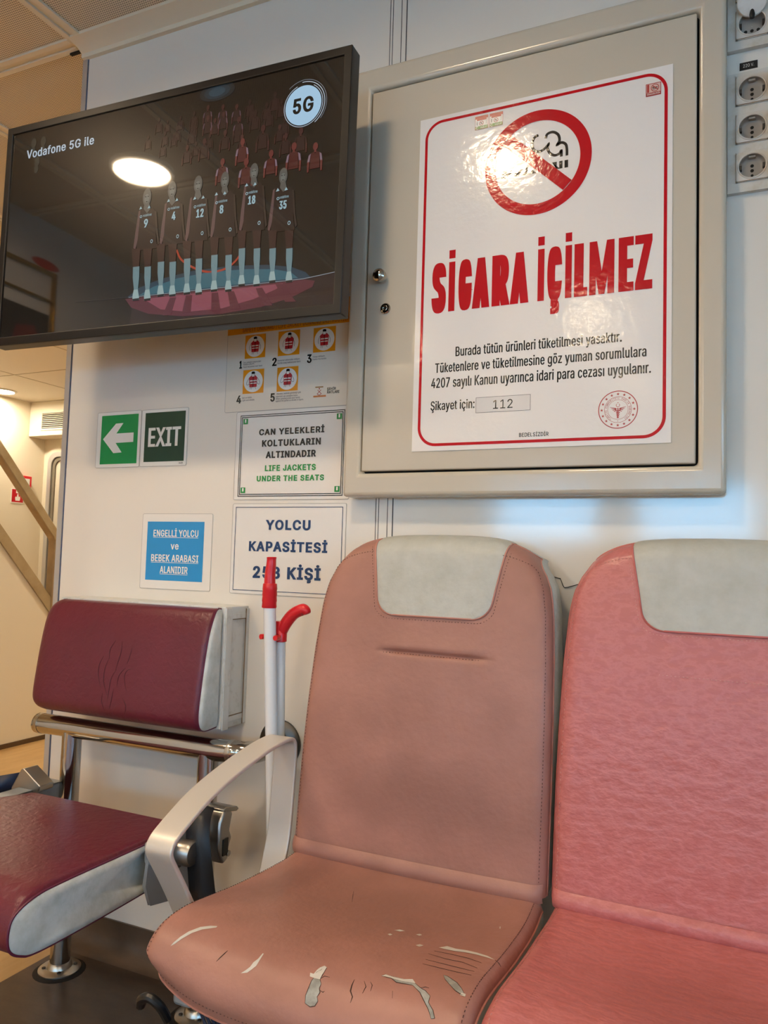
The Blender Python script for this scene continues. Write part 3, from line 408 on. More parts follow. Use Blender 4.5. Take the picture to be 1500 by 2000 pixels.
'ç':'396;207 -8,174 -5,144 3,117 16,93 35,72 58,56 85,44 116,37 150,34 187,37 225,44 260,56 291,72 318,93 341,117 360,144 374,174 382,207 384,226 384,243 381,260 377,276 371,291 364,305 356,318 346,330 335,340 322,349 308,356 293,362 277,303 262,300 272,295 281,290 289,284 297,278 304,270 311,261 316,252 321,242 325,231 328,220 329,207 330,184 328,163 321,145 310,130 296,118 278,108 258,102 236,98 212,96 187,98 163,102 139,108 117,118 97,130 80,145 66,163 55,184 49,207 46,220 47,232 49,243 52,253 55,262 60,271 66,279 73,285 80,292 89,297 98,301 107,304 117,363 102,357 86,350 70,341 56,331 43,319 32,306 21,292 12,277 5,261 -1,244 -5,226 -7;169 -143,169 -107,210 -107,221 -106,230 -105,236 -102,240 -98,242 -92,243 -84,242 -77,240 -71,236 -67,230 -64,221 -63,210 -62,182 -62,192 16,224 16,224 0,224 -29,244 -32,261 -36,273 -44,282 -54,287 -68,289 -85,287 -103,280 -118,270 -129,254 -136,234 -141,210 -143',
'ö':'415;207 -8,174 -5,144 3,117 16,93 35,72 58,56 85,44 116,37 150,34 187,37 225,44 260,56 291,72 318,93 341,117 360,144 374,174 382,207 384,241 382,271 374,299 360,323 341,343 318,359 291,371 260,379 225,381 187,379 150,371 116,359 85,343 58,323 35,299 16,271 3,241 -5;207 46,231 49,252 55,270 66,285 80,298 97,307 117,314 139,318 163,319 187,318 212,314 236,307 258,298 278,285 296,270 310,252 321,231 328,207 330,184 328,163 321,145 310,130 296,118 278,108 258,102 236,98 212,96 187,98 163,102 139,108 117,118 97,130 80,145 66,163 55,184 49;279 443,269 444,259 448,251 455,244 463,240 472,239 483,240 494,244 503,251 512,259 518,269 522,279 523,290 522,299 518,308 512,314 503,318 494,320 483,318 472,314 463,308 455,299 448,290 444;136 443,125 444,115 448,107 455,100 463,96 472,95 483,96 494,100 503,107 512,115 518,125 522,136 523,146 522,156 518,164 512,171 503,175 494,176 483,175 472,171 463,164 455,156 448,146 444',
'ü':'410;182 -5,158 -3,135 2,115 11,97 23,82 39,69 59,60 82,54 109,53 139,53 379,114 379,114 144,116 117,124 94,137 75,154 61,175 53,200 50,218 51,234 55,249 62,263 71,274 83,283 97,290 113,295 132,296 153,296 379,357 379,357 0,298 0,298 92,307 92,294 60,277 35,257 17,234 5,209 -3;277 443,266 444,257 448,248 455,242 463,238 472,236 483,238 494,242 503,248 512,257 518,266 522,277 523,287 522,297 518,305 512,312 503,316 494,317 483,316 472,312 463,305 455,297 448,287 444;133 443,123 444,113 448,104 455,98 463,94 472,93 483,94 494,98 503,104 512,113 518,123 522,133 523,144 522,153 518,162 512,168 503,172 494,173 483,172 472,168 463,162 455,153 448,144 444',
'Ğ':'520;269 -7,236 -5,205 1,176 11,149 25,125 43,104 64,85 88,69 116,57 146,47 179,42 215,40 254,42 293,47 329,57 362,69 393,85 421,103 445,125 466,149 484,175 498,203 508,233 514,265 516,291 514,316 510,340 504,363 494,384 483,403 469,421 453,436 436,449 416,460 395,468 373,474 349,408 349,402 365,395 379,387 393,378 406,368 417,356 427,344 436,330 443,315 448,300 453,283 455,265 456,236 453,209 445,183 432,160 414,141 392,125 364,113 332,106 295,103 254,106 213,113 177,125 145,141 117,161 95,184 76,210 63,238 56,269 53,296 55,322 61,345 71,365 85,382 102,396 123,407 147,413 173,415 202,434 199,283 199,283 256,478 256,478 200,475 160,466 124,451 91,431 62,406 38,377 19,344 5,308 -4;265 562,247 564,230 568,215 575,201 585,189 596,179 610,172 625,167 641,166 659,211 659,212 644,217 631,226 621,237 612,250 607,265 606,279 607,292 612,303 621,312 631,317 644,319 659,364 659,362 641,358 625,350 610,341 597,329 585,315 575,299 568,283 564',
'ğ':'425;207 -151,180 -149,156 -146,134 -140,114 -132,97 -122,82 -110,70 -97,59 -84,51 -69,101 -41,107 -49,114 -57,122 -66,131 -74,142 -82,154 -88,169 -93,187 -96,207 -97,236 -95,261 -87,282 -75,298 -58,308 -34,311 -6,311 68,306 68,301 60,294 51,287 41,277 32,266 23,252 16,236 10,217 6,195 5,165 7,138 14,113 27,90 43,71 65,55 90,43 120,36 154,34 191,36 229,43 263,55 293,71 320,90 342,112 361,138 374,166 382,196 384,218 383,237 379,253 373,267 365,279 356,288 346,296 336,302 327,308 319,313 319,313 379,372 379,372 -9,370 -40,363 -67,350 -90,334 -109,314 -124,291 -136,265 -144,237 -149;205 59,227 61,246 66,264 75,278 87,290 103,300 121,307 142,311 166,312 193,311 219,307 242,300 264,291 283,279 299,264 312,247 322,227 328,205 330,182 328,163 322,145 312,130 298,118 282,109 262,102 241,98 218,96 193,98 167,102 144,109 123,118 104,131 88,145 76,163 66,183 61;205 433,187 434,170 439,155 446,141 455,129 467,119 481,112 496,107 512,106 529,151 529,152 515,157 502,166 491,177 483,190 478,205 476,219 478,232 483,243 491,252 502,257 515,258 529,304 529,302 512,298 496,290 481,281 467,269 456,255 446,239 439,223 434',
'İ':'300;31 0,31 57,118 57,118 452,31 452,31 509,269 509,269 452,183 452,183 57,269 57,269 0;150 572,139 574,129 577,120 584,113 592,109 602,108 612,109 623,113 633,120 641,129 648,139 652,150 653,161 652,172 648,180 641,187 633,192 623,193 612,192 602,187 592,180 584,172 577,161 574',
'ı':'167;53 0,53 379,114 379,114 0',
'Ş':'447;224 -9,188 -7,156 -1,128 9,102 23,81 40,64 60,51 83,42 109,38 137,104 137,108 118,114 102,123 88,136 76,150 66,166 59,185 53,204 50,224 49,246 50,267 54,286 60,303 69,317 79,329 92,338 106,344 122,346 139,344 154,340 168,332 179,322 189,310 197,296 205,280 211,263 217,245 222,184 239,145 253,112 269,86 289,67 313,56 341,52 372,54 400,62 425,75 448,92 468,113 484,138 498,165 508,195 514,227 516,259 514,289 508,316 498,340 484,360 468,377 449,390 427,398 403,401 378,337 378,332 402,320 421,302 437,280 449,254 456,225 459,204 457,185 454,167 448,152 440,139 430,129 418,121 405,117 391,115 376,117 359,122 345,131 334,142 324,155 315,169 308,184 302,198 297,212 293,264 279,279 275,295 270,312 264,328 256,344 248,359 238,372 226,384 213,395 198,402 180,407 161,408 139,406 112,399 87,386 64,370 43,349 25,323 11,294 0,261 -7;186 -143,186 -107,226 -107,237 -106,246 -105,252 -102,256 -98,259 -92,259 -84,259 -77,256 -71,252 -67,246 -64,237 -63,226 -62,198 -62,208 16,241 16,241 0,241 -29,261 -32,277 -36,290 -44,298 -54,303 -68,305 -85,303 -103,297 -118,286 -129,271 -136,251 -141,226 -143',
'ş':'365;182 -8,157 -7,133 -3,112 3,93 12,76 24,62 38,50 54,41 73,36 94,94 107,101 87,111 72,124 60,141 52,160 47,181 45,206 47,227 53,244 62,258 74,265 88,268 103,266 115,262 126,254 136,243 144,229 150,212 155,149 170,118 180,92 192,72 208,58 227,50 249,47 274,49 295,55 314,65 332,79 347,95 360,115 370,137 378,161 383,187 384,212 383,234 379,254 372,271 363,286 352,299 339,309 324,318 308,324 290,268 277,262 291,254 304,243 316,228 325,210 331,187 333,166 331,147 326,131 317,119 305,111 292,109 277,110 264,115 253,124 243,136 235,152 229,172 223,229 209,261 200,287 187,306 171,320 153,328 131,331 107,329 85,323 65,312 47,298 31,281 18,260 6,236 -2,210 -7;147 -143,147 -107,188 -107,199 -106,208 -105,214 -102,218 -98,220 -92,221 -84,220 -77,218 -71,214 -67,208 -64,199 -63,188 -62,160 -62,170 16,202 16,202 0,202 -29,223 -32,239 -36,251 -44,260 -54,265 -68,267 -85,265 -103,258 -118,248 -129,233 -136,213 -141,188 -143',
}

CAP = 509.0
def parse(ch):
    t = FONT_OUTLINES[ch].split(';')
    return int(t[0]), [[tuple(int(k) for k in p.split()) for p in c.split(',')] for c in t[1:] if c]
def area(c): return sum(c[i][0] * c[(i + 1) % len(c)][1] - c[(i + 1) % len(c)][0] * c[i][1] for i in range(len(c))) / 2
def inside(p, c):
    r = False
    for i in range(len(c)):
        (x1, y1), (x2, y2) = c[i], c[i - 1]
        if (y1 > p[1]) != (y2 > p[1]) and p[0] < (x2 - x1) * (p[1] - y1) / (y2 - y1) + x1: r = not r
    return r
_G = {}
def glyphs(body, bold, aspect=None):
    """vertices and faces of some words at capital height 1, squeezed to the given width"""
    key = (body, bold, None if aspect is None else round(aspect, 4))
    if key in _G: return _G[key]
    bx, bz = bold if isinstance(bold, tuple) else (bold, bold * .7)
    conts = []; pen = 0.0
    for ch in body:
        a, cs = parse(ch)
        grp = []
        for c in cs: grp.append([(p[0] + pen, float(p[1])) for p in c])
        conts.append(grp); pen += a + (2.2 * bx * CAP * (1.0 if len(body) > 1 else 0))
    xs = [p[0] for g in conts for c in g for p in c]; w0, w1 = min(xs), max(xs)
    sz = (1 - 2 * bz) / CAP
    sx = sz if aspect is None else (aspect - 2 * bx) / (w1 - w0)
    V = []; F = []
    for g in conts:
        G = [[((x - w0) * sx + bx, z * sz + bz) for x, z in c] for c in g]
        flip = bool(G) and area(max(G, key=lambda c: abs(area(c)))) < 0
        G2 = []
        for c in G:
            if flip: c = c[::-1]
            n = len(c); o = []
            for i in range(n):
                d1 = Vector((c[i][0] - c[i - 1][0], c[i][1] - c[i - 1][1])); d2 = Vector((c[(i + 1) % n][0] - c[i][0], c[(i + 1) % n][1] - c[i][1]))
                if d1.length < 1e-9 or d2.length < 1e-9: o.append(c[i]); continue
                d1.normalize(); d2.normalize()
                n1 = Vector((d1.y, -d1.x)); n2 = Vector((d2.y, -d2.x)); k = n1 + n2
                k = k.normalized() if k.length > 1e-6 else n1
                k = k / max(.55, k.dot(n1))
                o.append((c[i][0] + k.x * bx, c[i][1] + k.y * bz))
            G2.append(o)
        pts = []; edges = []
        for c in G2:
            o = len(pts); pts += [Vector(p) for p in c]; edges += [(o + i, o + (i + 1) % len(c)) for i in range(len(c))]
        ov, _, of = delaunay_2d_cdt(pts, edges, [], 0, 1e-6)[:3]
        base = len(V); V += [(p.x, p.y) for p in ov]
        for f in of:
            cxx = sum(ov[i].x for i in f) / len(f); czz = sum(ov[i].y for i in f) / len(f)
            wn_ = 0
            for c in G2:
                for i in range(len(c)):
                    (xa, ya), (xb, yb) = c[i - 1], c[i]
                    if (ya > czz) != (yb > czz):
                        if (xb - xa) * (czz - ya) / (yb - ya) + xa > cxx: wn_ += 1 if yb > ya else -1
            if wn_ == 0: continue
            p, q, r_ = (ov[i] for i in f[:3])
            F.append(tuple(base + i for i in (f if (q - p).cross(r_ - p) > 0 else f[::-1])))
    _G[key] = (V, F)
    return _G[key]

ORG = {}
def props(o, label=None, cat=None, group=None, kind=None):
    if label: o['label'] = label
    if cat: o['category'] = cat
    if group: o['group'] = group
    if kind: o['kind'] = kind
    return o
def thing(name, label, cat, loc, group=None, rot=None):
    o = bpy.data.objects.new(name, None); COL.objects.link(o)
    o.empty_display_size = 0.05
    o.location = loc
    if rot: o.rotation_euler = rot; ORG[o.name] = Vector((0, 0, 0))
    else: ORG[o.name] = Vector(loc)
    return props(o, label, cat, group)
def obj(name, mb, m, parent=None, smooth=35, bevel=0.0, segs=2, label=None, cat=None, group=None, kind=None, recalc=False, origin=None):
    off = ORG[parent.name] if parent is not None else Vector(origin or (0, 0, 0))
    me = bpy.data.meshes.new(name)
    me.from_pydata([tuple(Vector(v) - off) for v in mb.v], [], mb.f)
    ms = list(mb.mats)
    if m is not None and not ms: ms = [m]
    for x in ms: me.materials.append(x)
    if mb.mats: me.polygons.foreach_set('material_index', mb.m)
    if recalc:
        bm = bmesh.new(); bm.from_mesh(me); bmesh.ops.remove_doubles(bm, verts=bm.verts, dist=1e-6)
        bmesh.ops.recalc_face_normals(bm, faces=bm.faces); bm.to_mesh(me); bm.free()
    me.update()
    if smooth:
        me.shade_smooth(); me.set_sharp_from_angle(angle=R_(smooth))
    o = bpy.data.objects.new(name, me); COL.objects.link(o)
    if parent is not None:
        o.parent = parent; ORG[o.name] = off
    elif origin: o.location = origin; ORG[o.name] = Vector(origin)
    else: ORG[o.name] = Vector((0, 0, 0))
    if bevel:
        b = o.modifiers.new('bevel', 'BEVEL'); b.width = bevel; b.segments = segs; b.limit_method = 'ANGLE'; b.angle_limit = R_(40)
    return props(o, label, cat, group, kind)
def struct(name, mb, m, **k): return obj(name, mb, m, kind='structure', **k)
def rounded(x0, x1, z0, z1, r, n=8):
    P = []
    for cx, cz, a in ((x1 - r, z0 + r, -90), (x1 - r, z1 - r, 0), (x0 + r, z1 - r, 90), (x0 + r, z0 + r, 180)):
        for k in range(n + 1):
            t = R_(a + 90 * k / n); P.append((cx + r * math.cos(t), cz + r * math.sin(t)))
    return P
def spline(pts, n=8):
    P = [Vector(p) for p in pts]; out = []
    for i in range(len(P) - 1):
        a = P[i - 1] if i else P[i] * 2 - P[i + 1]; b, c = P[i], P[i + 1]; d = P[i + 2] if i + 2 < len(P) else P[i + 1] * 2 - P[i]
        for k in range(n):
            t = k / n
            out.append(0.5 * ((2 * b) + (c - a) * t + (2 * a - 5 * b + 4 * c - d) * t * t + (3 * b - a - 3 * c + d) * t ** 3))
    out.append(P[-1])
    return out
def interp(tab, x):
    if x <= tab[0][0]: return tab[0][1]
    for (a, b), (c, d) in zip(tab, tab[1:]):
        if x <= c:
            t = (x - a) / (c - a); return b + (d - b) * t
    return tab[-1][1]
def sstep(a, b, x):
    t = min(1, max(0, (x - a) / (b - a))); return t * t * (3 - 2 * t)

# ================================================================== SETTING
EDGE_X = -1.635
struct('wall_back', MB().box(EDGE_X, RIGHT_X, 0, 0.06, 0, CEIL), WHITE)
def wall_with_openings(mb, axis, c0, c1, a0, a1, z0, z1, holes, h0, h1):
    """a wall slab from a0 to a1 with rectangular openings between heights h0 and h1"""
    def seg(p, q, za, zb):
        if axis == 'y': mb.box(p, q, c0, c1, za, zb)
        else: mb.box(c0, c1, p, q, za, zb)
    seg(a0, a1, z0, h0); seg(a0, a1, h1, z1)
    cur = a0
    for p, q in sorted(holes):
        seg(cur, p, h0, h1); cur = q
    seg(cur, a1, h0, h1)
    return mb
struct('wall_front', wall_with_openings(MB(), 'y', FAR_Y - 0.05, FAR_Y, LEFT_X, RIGHT_X, 0, CEIL, FAR_WIN, WZ0, WZ1), WHITE_ROOM)
struct('wall_right', wall_with_openings(MB(), 'x', RIGHT_X, RIGHT_X + 0.05, FAR_Y, 0.06, 0, CEIL, RIGHT_WIN, RZ0, RZ1), WHITE_ROOM)
struct('wall_left', MB().box(LEFT_X - 0.05, LEFT_X, FAR_Y, -1.02, 0, CEIL), WHITE_ROOM)
wn = 1
for a, b in FAR_WIN:
    f = MB().box(a, a + .04, FAR_Y - .04, FAR_Y + .01, WZ0, WZ1).box(b - .04, b, FAR_Y - .04, FAR_Y + .01, WZ0, WZ1)
    f.box(a + .04, b - .04, FAR_Y - .04, FAR_Y + .01, WZ0, WZ0 + .04).box(a + .04, b - .04, FAR_Y - .04, FAR_Y + .01, WZ1 - .04, WZ1)
    w = struct('window_%d' % wn, f, ALU); wn += 1
    obj('pane', MB().box(a + .04, b - .04, FAR_Y - .025, FAR_Y - .021, WZ0 + .04, WZ1 - .04), GLASS, w)
for a, b in RIGHT_WIN:
    X = RIGHT_X
    f = MB().box(X - .01, X + .04, a, a + .04, RZ0, RZ1).box(X - .01, X + .04, b - .04, b, RZ0, RZ1)
    f.box(X - .01, X + .04, a + .04, b - .04, RZ0, RZ0 + .04).box(X - .01, X + .04, a + .04, b - .04, RZ1 - .04, RZ1)
    w = struct('window_%d' % wn, f, ALU); wn += 1
    obj('pane', MB().box(X + .021, X + .025, a + .04, b - .04, RZ0 + .04, RZ1 - .04), GLASS, w)

FX = -1.5
struct('floor', MB().box(FX, RIGHT_X + .05, FAR_Y - .05, 0.0, -0.05, 0.0), FLOOR_D)
struct('floor_hall', MB().box(-6.1, FX, FAR_Y - .05, 3.9, -0.05, 0.0), FLOOR_L)
# floor covering turned up the wall as a coved skirting
cove = [(0.0, 0.0), (-0.045, 0.0), (-0.03, 0.006), (-0.014, 0.02), (-0.006, 0.042), (-0.005, 0.077), (0.0, 0.077)]
struct('baseboard_back', MB().prism(cove, FX, RIGHT_X, plane='yz'), FLOOR_D, smooth=50, recalc=True)
struct('ceiling', MB().box(-3.4, RIGHT_X + .05, FAR_Y - .05, 0.9, CEIL, CEIL + .05), PERF)
struct('ceiling_hall', MB().box(-6.1, -3.4, -1.02, 3.9, CEIL, CEIL + .05).box(-3.4, EDGE_X + 0.2, 0.9, 3.9, CEIL, CEIL + .05), CEILW)
# ceiling joint strips: two pale lips with a shallow groove between
def cstrip(mb, axis, c, a0, a1, w=0.05):
    for (p, q, t) in ((-w / 2, -w * .16, .007), (-w * .16, w * .16, .002), (w * .16, w / 2, .007)):
        if axis == 'x': mb.box(a0, a1, c + p, c + q, CEIL - t, CEIL)
        else: mb.box(c + p, c + q, a0, a1, CEIL - t, CEIL)
STRIP = mat('ceiling_joint_strip', (226, 214, 192), 0.45)
tn = 1
mb = MB()
for k in range(-2, 7): cstrip(mb, 'y', -1.62 + 0.585 * k, FAR_Y, 0.88)
struct('trim_%d' % tn, mb, STRIP, bevel=.002); tn += 1
mb = MB()
cstrip(mb, 'x', -0.03, -3.4, EDGE_X - .01); 
for k in range(1, 5): cstrip(mb, 'x', -0.03 - 1.2 * k, LEFT_X, RIGHT_X)
struct('trim_%d' % tn, mb, STRIP, bevel=.002); tn += 1
struct('trim_%d' % tn, MB().prism([(0, CEIL), (-.062, CEIL), (-.062, CEIL - .008), (-.03, CEIL - .012), (-.012, CEIL - .022), (-.012, CEIL - .034), (0, CEIL - .034)], EDGE_X, RIGHT_X, plane='yz'), STRIP, smooth=60, recalc=True); tn += 1
struct('trim_%d' % tn, MB().box(EDGE_X - .045, EDGE_X + .002, -.012, -.004, CEIL - .012, CEIL - .003), GAP); tn += 1
# aluminium edge of the wall panel with its dark joint line
struct('trim_%d' % tn, MB().box(EDGE_X - .003, EDGE_X + .014, -.003, .062, 0, CEIL - .034, ALU).box(EDGE_X + .014, EDGE_X + .0165, -.0012, 0, 0.077, CEIL - .034, mat('blue_grey_joint', (70, 78, 104), .5)), None); tn += 1
# cover strip over the joint between two wall panels
mb = MB().box(-.703, -.664, -.0015, 0, 0.077, CEIL - .034, WHITE)
for x in (-.7035, -.697, -.676, -.664): mb.box(x - .0007, x + .0007, -.0019, 0, 0.077, CEIL - .034, GROOVE)
struct('trim_%d' % tn, mb, None); tn += 1

# ---- stair hall beyond the wall
HX, HY, BY = -6.02, 3.61, 3.805
struct('wall_hall_left', MB().box(HX - .05, HX, -1.02, BY + .05, 0, CEIL), CREAM)
struct('wall_hall_back', MB().box(HX, EDGE_X + .2, BY, BY + .05, 0, CEIL), CREAM)
struct('wall_hall_near', MB().box(HX, LEFT_X, -1.06, -1.02, 0, CEIL), CREAM)
struct('wall_hall_right', MB().box(EDGE_X + .14, EDGE_X + .2, .06, BY, 0, CEIL), CREAM)
mb = MB()
for z in (0.0,): mb.box(HX, HX + .012, -1.0, BY, 0, .08)
struct('baseboard_hall', mb, FLOOR_L)
mb = MB()
for y in (1.6, 2.4, 3.2): mb.box(HX, HX + .003, y - .012, y + .012, .08, CEIL)
struct('trim_%d' % tn, mb, CREAM); tn += 1
mb = MB()
for y in (1.55, 2.75): mb.box(-6.02, EDGE_X + .1, y - .004, y + .004, CEIL - .002, CEIL)
for x in (-5.2, -4.2): mb.box(x - .004, x + .004, .9, BY, CEIL - .002, CEIL)
struct('trim_%d' % tn, mb, mat('ceiling_seam', (190, 176, 152), .6)); tn += 1

# door in the far wall: rounded steel frame and leaf
d = struct('door_1', MB().box(-5.90, -5.02, BY - .02, BY, .06, 1.90), mat('door_leaf', (206, 198, 180), .4))
fr = MB()
def frame_path(o):
    x0, x1, z1, r = -5.965 + o, -4.95 - o, 1.955 - o, .14 - o * .6
    P = [(x0, 0.0)] + [(x0 + r - r * math.cos(R_(a)), z1 - r + r * math.sin(R_(a))) for a in range(0, 91, 10)]
    P += [(x1 - r + r * math.sin(R_(a)), z1 - r + r * math.cos(R_(a))) for a in range(0, 91, 10)] + [(x1, 0.0)]
    return P
for o, yy, mm, wd in ((0.0, .030, CREAM, .05), (.05, .05, ALU, .045), (.1, .035, mat('door_gasket', (120, 112, 98), .6), .03)):
    P = frame_path(o); Q = frame_path(o + wd)
    V = [(a, BY - yy, b) for a, b in P] + [(a, BY - yy, b) for a, b in Q] + [(a, BY, b) for a, b in P] + [(a, BY, b) for a, b in Q]
    n = len(P); F = []
    for i in range(n - 1):
        F += [(i, i + n, i + n + 1, i + 1), (i, i + 1, i + 2 * n + 1, i + 2 * n), (i + n, i + 3 * n, i + 3 * n + 1, i + n + 1)]
    fr.add(V, F, mm)
obj('door_frame', fr, None, d, recalc=True)
obj('door_window', MB().prism(rounded(-5.70, -5.22, .95, 1.65, .1), BY - .024, BY - .019), mat('door_glass', (180, 190, 196), .15), d)

# ================================================================== CEILING LAMPS
def downlight(x, y, lens, label, group, deep=False):
    t = thing('ceiling_lamp', label, 'lamp', (x, y, CEIL), group)
    if deep: obj('lamp_ring', MB().lathe([(.112, 0), (.112, -.018), (.108, -.021), (.1, -.021), (.097, -.018), (.097, -.002)], (x, y, CEIL), n=40), LAMPW, t)
    else: obj('lamp_ring', MB().lathe([(.118, 0), (.118, -.006), (.108, -.012), (.098, -.012), (.096, -.002)], (x, y, CEIL), n=40), LAMPW, t)
    obj('lamp_lens', MB().lathe([(.096, -.004), (.05, -.0075), (.001, -.008)], (x, y, CEIL), n=32), lens, t)
names_r = ['by the wall', 'amid the saloon', 'by the far windows']
for j, y in enumerate((-1.08, -2.88, -4.70)):
    for i, x in enumerate((-1.9, -0.72) if j == 0 else (-1.9, -0.72, 0.48, 1.68)):
        downlight(x, y, LENS, 'round warm ceiling downlight of the saloon, %s, over %s' % (names_r[j], ['the screen side', 'the cabinet side', 'the socket side', 'the starboard windows'][i]), 'saloon ceiling downlights', True)
downlight(-5.83, 3.15, LENS_H, 'round bright downlight in the stair hall ceiling by the vent box', 'stair hall downlights')
downlight(-3.4, 2.6, LENS_H, 'added unseen stair hall downlight above the foot of the stairs', 'stair hall downlights')  # added lamp, kept out of view, to light the hall
downlight(-4.6, 0.6, LENS_H, 'added unseen stair hall downlight beside the stairs', 'stair hall downlights')  # added lamp, unseen, brightens the hall
downlight(-2.45, 1.9, LENS_H, 'added unseen stair hall downlight behind the white wall', 'stair hall downlights')  # added hidden lamp, throws light on the stair panel

# ================================================================== STAIR, VENT, FIRE SIGN
SX = -3.25
def zs(y): return 1.084 - 1.107 * (y - 1.125)
t = thing('staircase', 'cream panelled staircase side with brass stringer and handrail beyond the wall', 'staircase', (SX, 1.3, 0))
y0 = 0.25
obj('side_panel', MB().prism([(y0, .0), (1.56, .0), (1.56, zs(1.56) - .02), (y0, zs(y0) - .02)], SX - .04, SX, plane='yz'), CREAM, t)
obj('base_strip', MB().box(SX, SX + .008, y0, 1.56, 0, .022), mat('dark_base_strip', (84, 62, 40), .5), t)
obj('stringer', MB().prism([(y0, zs(y0) - .075), (1.56, zs(1.56) - .075), (1.56, zs(1.56) + .0), (y0, zs(y0) + .0)], SX - .045, SX + .012, plane='yz'), BRASS, t, bevel=.004)
def hb(path, w, dpt):
    """rectangular rail along a path in the y-z plane"""
    m = MB(); P = [Vector(p) for p in path]; V = []; F = []
    for i, p in enumerate(P):
        d1 = (P[i] - P[i - 1]).normalized() if i else (P[1] - P[0]).normalized()
        d2 = (P[i + 1] - P[i]).normalized() if i < len(P) - 1 else d1
        n = Vector((-(d1 + d2).y, (d1 + d2).x)).normalized(); k = w / 2 / max(.5, n.dot(Vector((-d1.y, d1.x))))
        for sgn in (1, -1):
            for x in (SX - dpt, SX + .02): V.append((x, p.x + n.x * k * sgn, p.y + n.y * k * sgn))
    for i in range(len(P) - 1):
        a = i * 4; b = a + 4
        for p, q in ((0, 1), (1, 3), (3, 2), (2, 0)): F.append((a + p, a + q, b + q, b + p))
    F += [(0, 2, 3, 1), tuple(len(V) - 4 + k for k in (0, 1, 3, 2))]
    return m.add(V, F)
obj('handrail', hb([(y0, 1.445 + 1.107 * (1.105 - y0)), (1.455, 1.055), (1.47, 1.03), (1.47, .62)], .048, .03), BRASS, t, bevel=.006, recalc=True)
mb = MB()
for k in range(5):
    yy = .35 + k * .26
    mb.box(SX - .9, SX - .04, yy, yy + .28, zs(yy + .28) - .12, zs(yy + .28) - .09)
obj('treads', mb, FLOOR_L, t)

t = thing('ventilation_box', 'cream ventilation box with slotted grille above the far door', 'ventilation', (HX + .5, HY + .1, 2.03))
obj('housing', MB().box(HX + .002, HX + 1.3, HY, BY, 2.035, CEIL), CREAM, t, bevel=.006)
g = MB().box(-5.865, -5.30, HY - .008, HY, 2.085, 2.10).box(-5.865, -5.30, HY - .008, HY, 2.245, 2.26).box(-5.865, -5.85, HY - .008, HY, 2.10, 2.245).box(-5.315, -5.30, HY - .008, HY, 2.10, 2.245)
gr = obj('grille', g, CREAM, t)
mb = MB()
for k in range(8): mb.add([(-5.85, HY - .008, 2.108 + k * .0178), (-5.315, HY - .008, 2.108 + k * .0178), (-5.315, HY - .001, 2.116 + k * .0178), (-5.85, HY - .001, 2.116 + k * .0178)], [(0, 1, 2, 3)])
obj('slats', mb, STRIP, gr)
obj('grille_back', MB().box(-5.85, -5.315, HY - .002, HY - .0005, 2.10, 2.245), mat('dark_duct', (60, 50, 38), .8), gr)

def hall_sign(z0, z1, y0, y1, name, label, cat):
    s = obj(name, MB().box(HX, HX + .004, y0, y1, z0, z1), SIGN_WHITE, label=label, cat=cat)
    return s
s = hall_sign(1.403, 1.537, 3.456, 3.596, 'fire_alarm_sign', 'small red fire alarm sign with white pointing hand behind the handrail', 'sign')
def side_flat(pts, x, m, mb=None):
    """flat print facing +x; pts are (y, z)"""
    mb = mb or MB(); T = tessellate_polygon([[Vector((a, b, 0)) for a, b in pts]]); F = []
    for t_ in T:
        (ax, az), (bx, bz), (cx, cz) = (pts[i] for i in t_)
        F.append(tuple(t_) if (bx - ax) * (cz - az) - (bz - az) * (cx - ax) > 0 else tuple(t_[::-1]))
    return mb.add([(x, a, b) for a, b in pts], F, m)
obj('red_field', side_flat([(3.464, 1.411), (3.588, 1.411), (3.588, 1.529), (3.464, 1.529)], HX + .0046, PRINT_RED), None, s)
mb = MB()
side_flat([(3.505, 1.425), (3.55, 1.425), (3.556, 1.448), (3.552, 1.466), (3.538, 1.462), (3.534, 1.488), (3.522, 1.488), (3.518, 1.458), (3.508, 1.464), (3.500, 1.452)], HX + .0052, SIGN_WHITE, mb)
side_flat([(3.508, 1.494), (3.546, 1.494), (3.546, 1.522), (3.508, 1.522)], HX + .0052, SIGN_WHITE, mb)
side_flat([(3.520, 1.502), (3.534, 1.502), (3.534, 1.514), (3.520, 1.514)], HX + .0056, PRINT_RED, mb)
obj('hand_symbol', mb, None, s)
t = thing('fire_alarm_call_point', 'red fire alarm call point box above the pointing hand sign', 'alarm', (HX, 3.585, 1.555))
obj('housing', MB().box(HX, HX + .045, 3.53, 3.64, 1.55, 1.66), RED_PL, t, bevel=.006)
obj('push_plate', MB().box(HX + .045, HX + .047, 3.555, 3.615, 1.575, 1.635), SIGN_WHITE, t)

# gold-framed glass case on the left wall with a dark picture in it (seen mirrored in the screen), a red sticker over it
t = thing('picture_case', 'gold-framed glass case with a dark picture on the left wall, mirrored in the screen', 'picture', (LEFT_X, -1.2, 1.3))
ym0, ym1, zm0, zm1 = -1.375, -1.035, 1.30, 2.147
f = MB()
for a, b, c, dd in ((ym0, ym0 + .014, zm0, zm1), (ym1 - .014, ym1, zm0, zm1), (ym0 + .014, ym1 - .014, zm0, zm0 + .014), (ym0 + .014, ym1 - .014, zm1 - .014, zm1), (ym0 + .014, ym1 - .014, 2.02, 2.027)): f.box(LEFT_X, LEFT_X + .025, a, b, c, dd)
obj('frame', f, GOLD, t, bevel=.002)
obj('backing', MB().box(LEFT_X, LEFT_X + .006, ym0 + .014, ym1 - .014, zm0 + .014, zm1 - .014), WHITE_ROOM, t)
pc = obj('picture', MB().box(LEFT_X + .006, LEFT_X + .009, ym0 + .02, ym1 - .02, zm0 + .03, 1.965), mat('dark_picture', (46, 46, 48), .3), t)
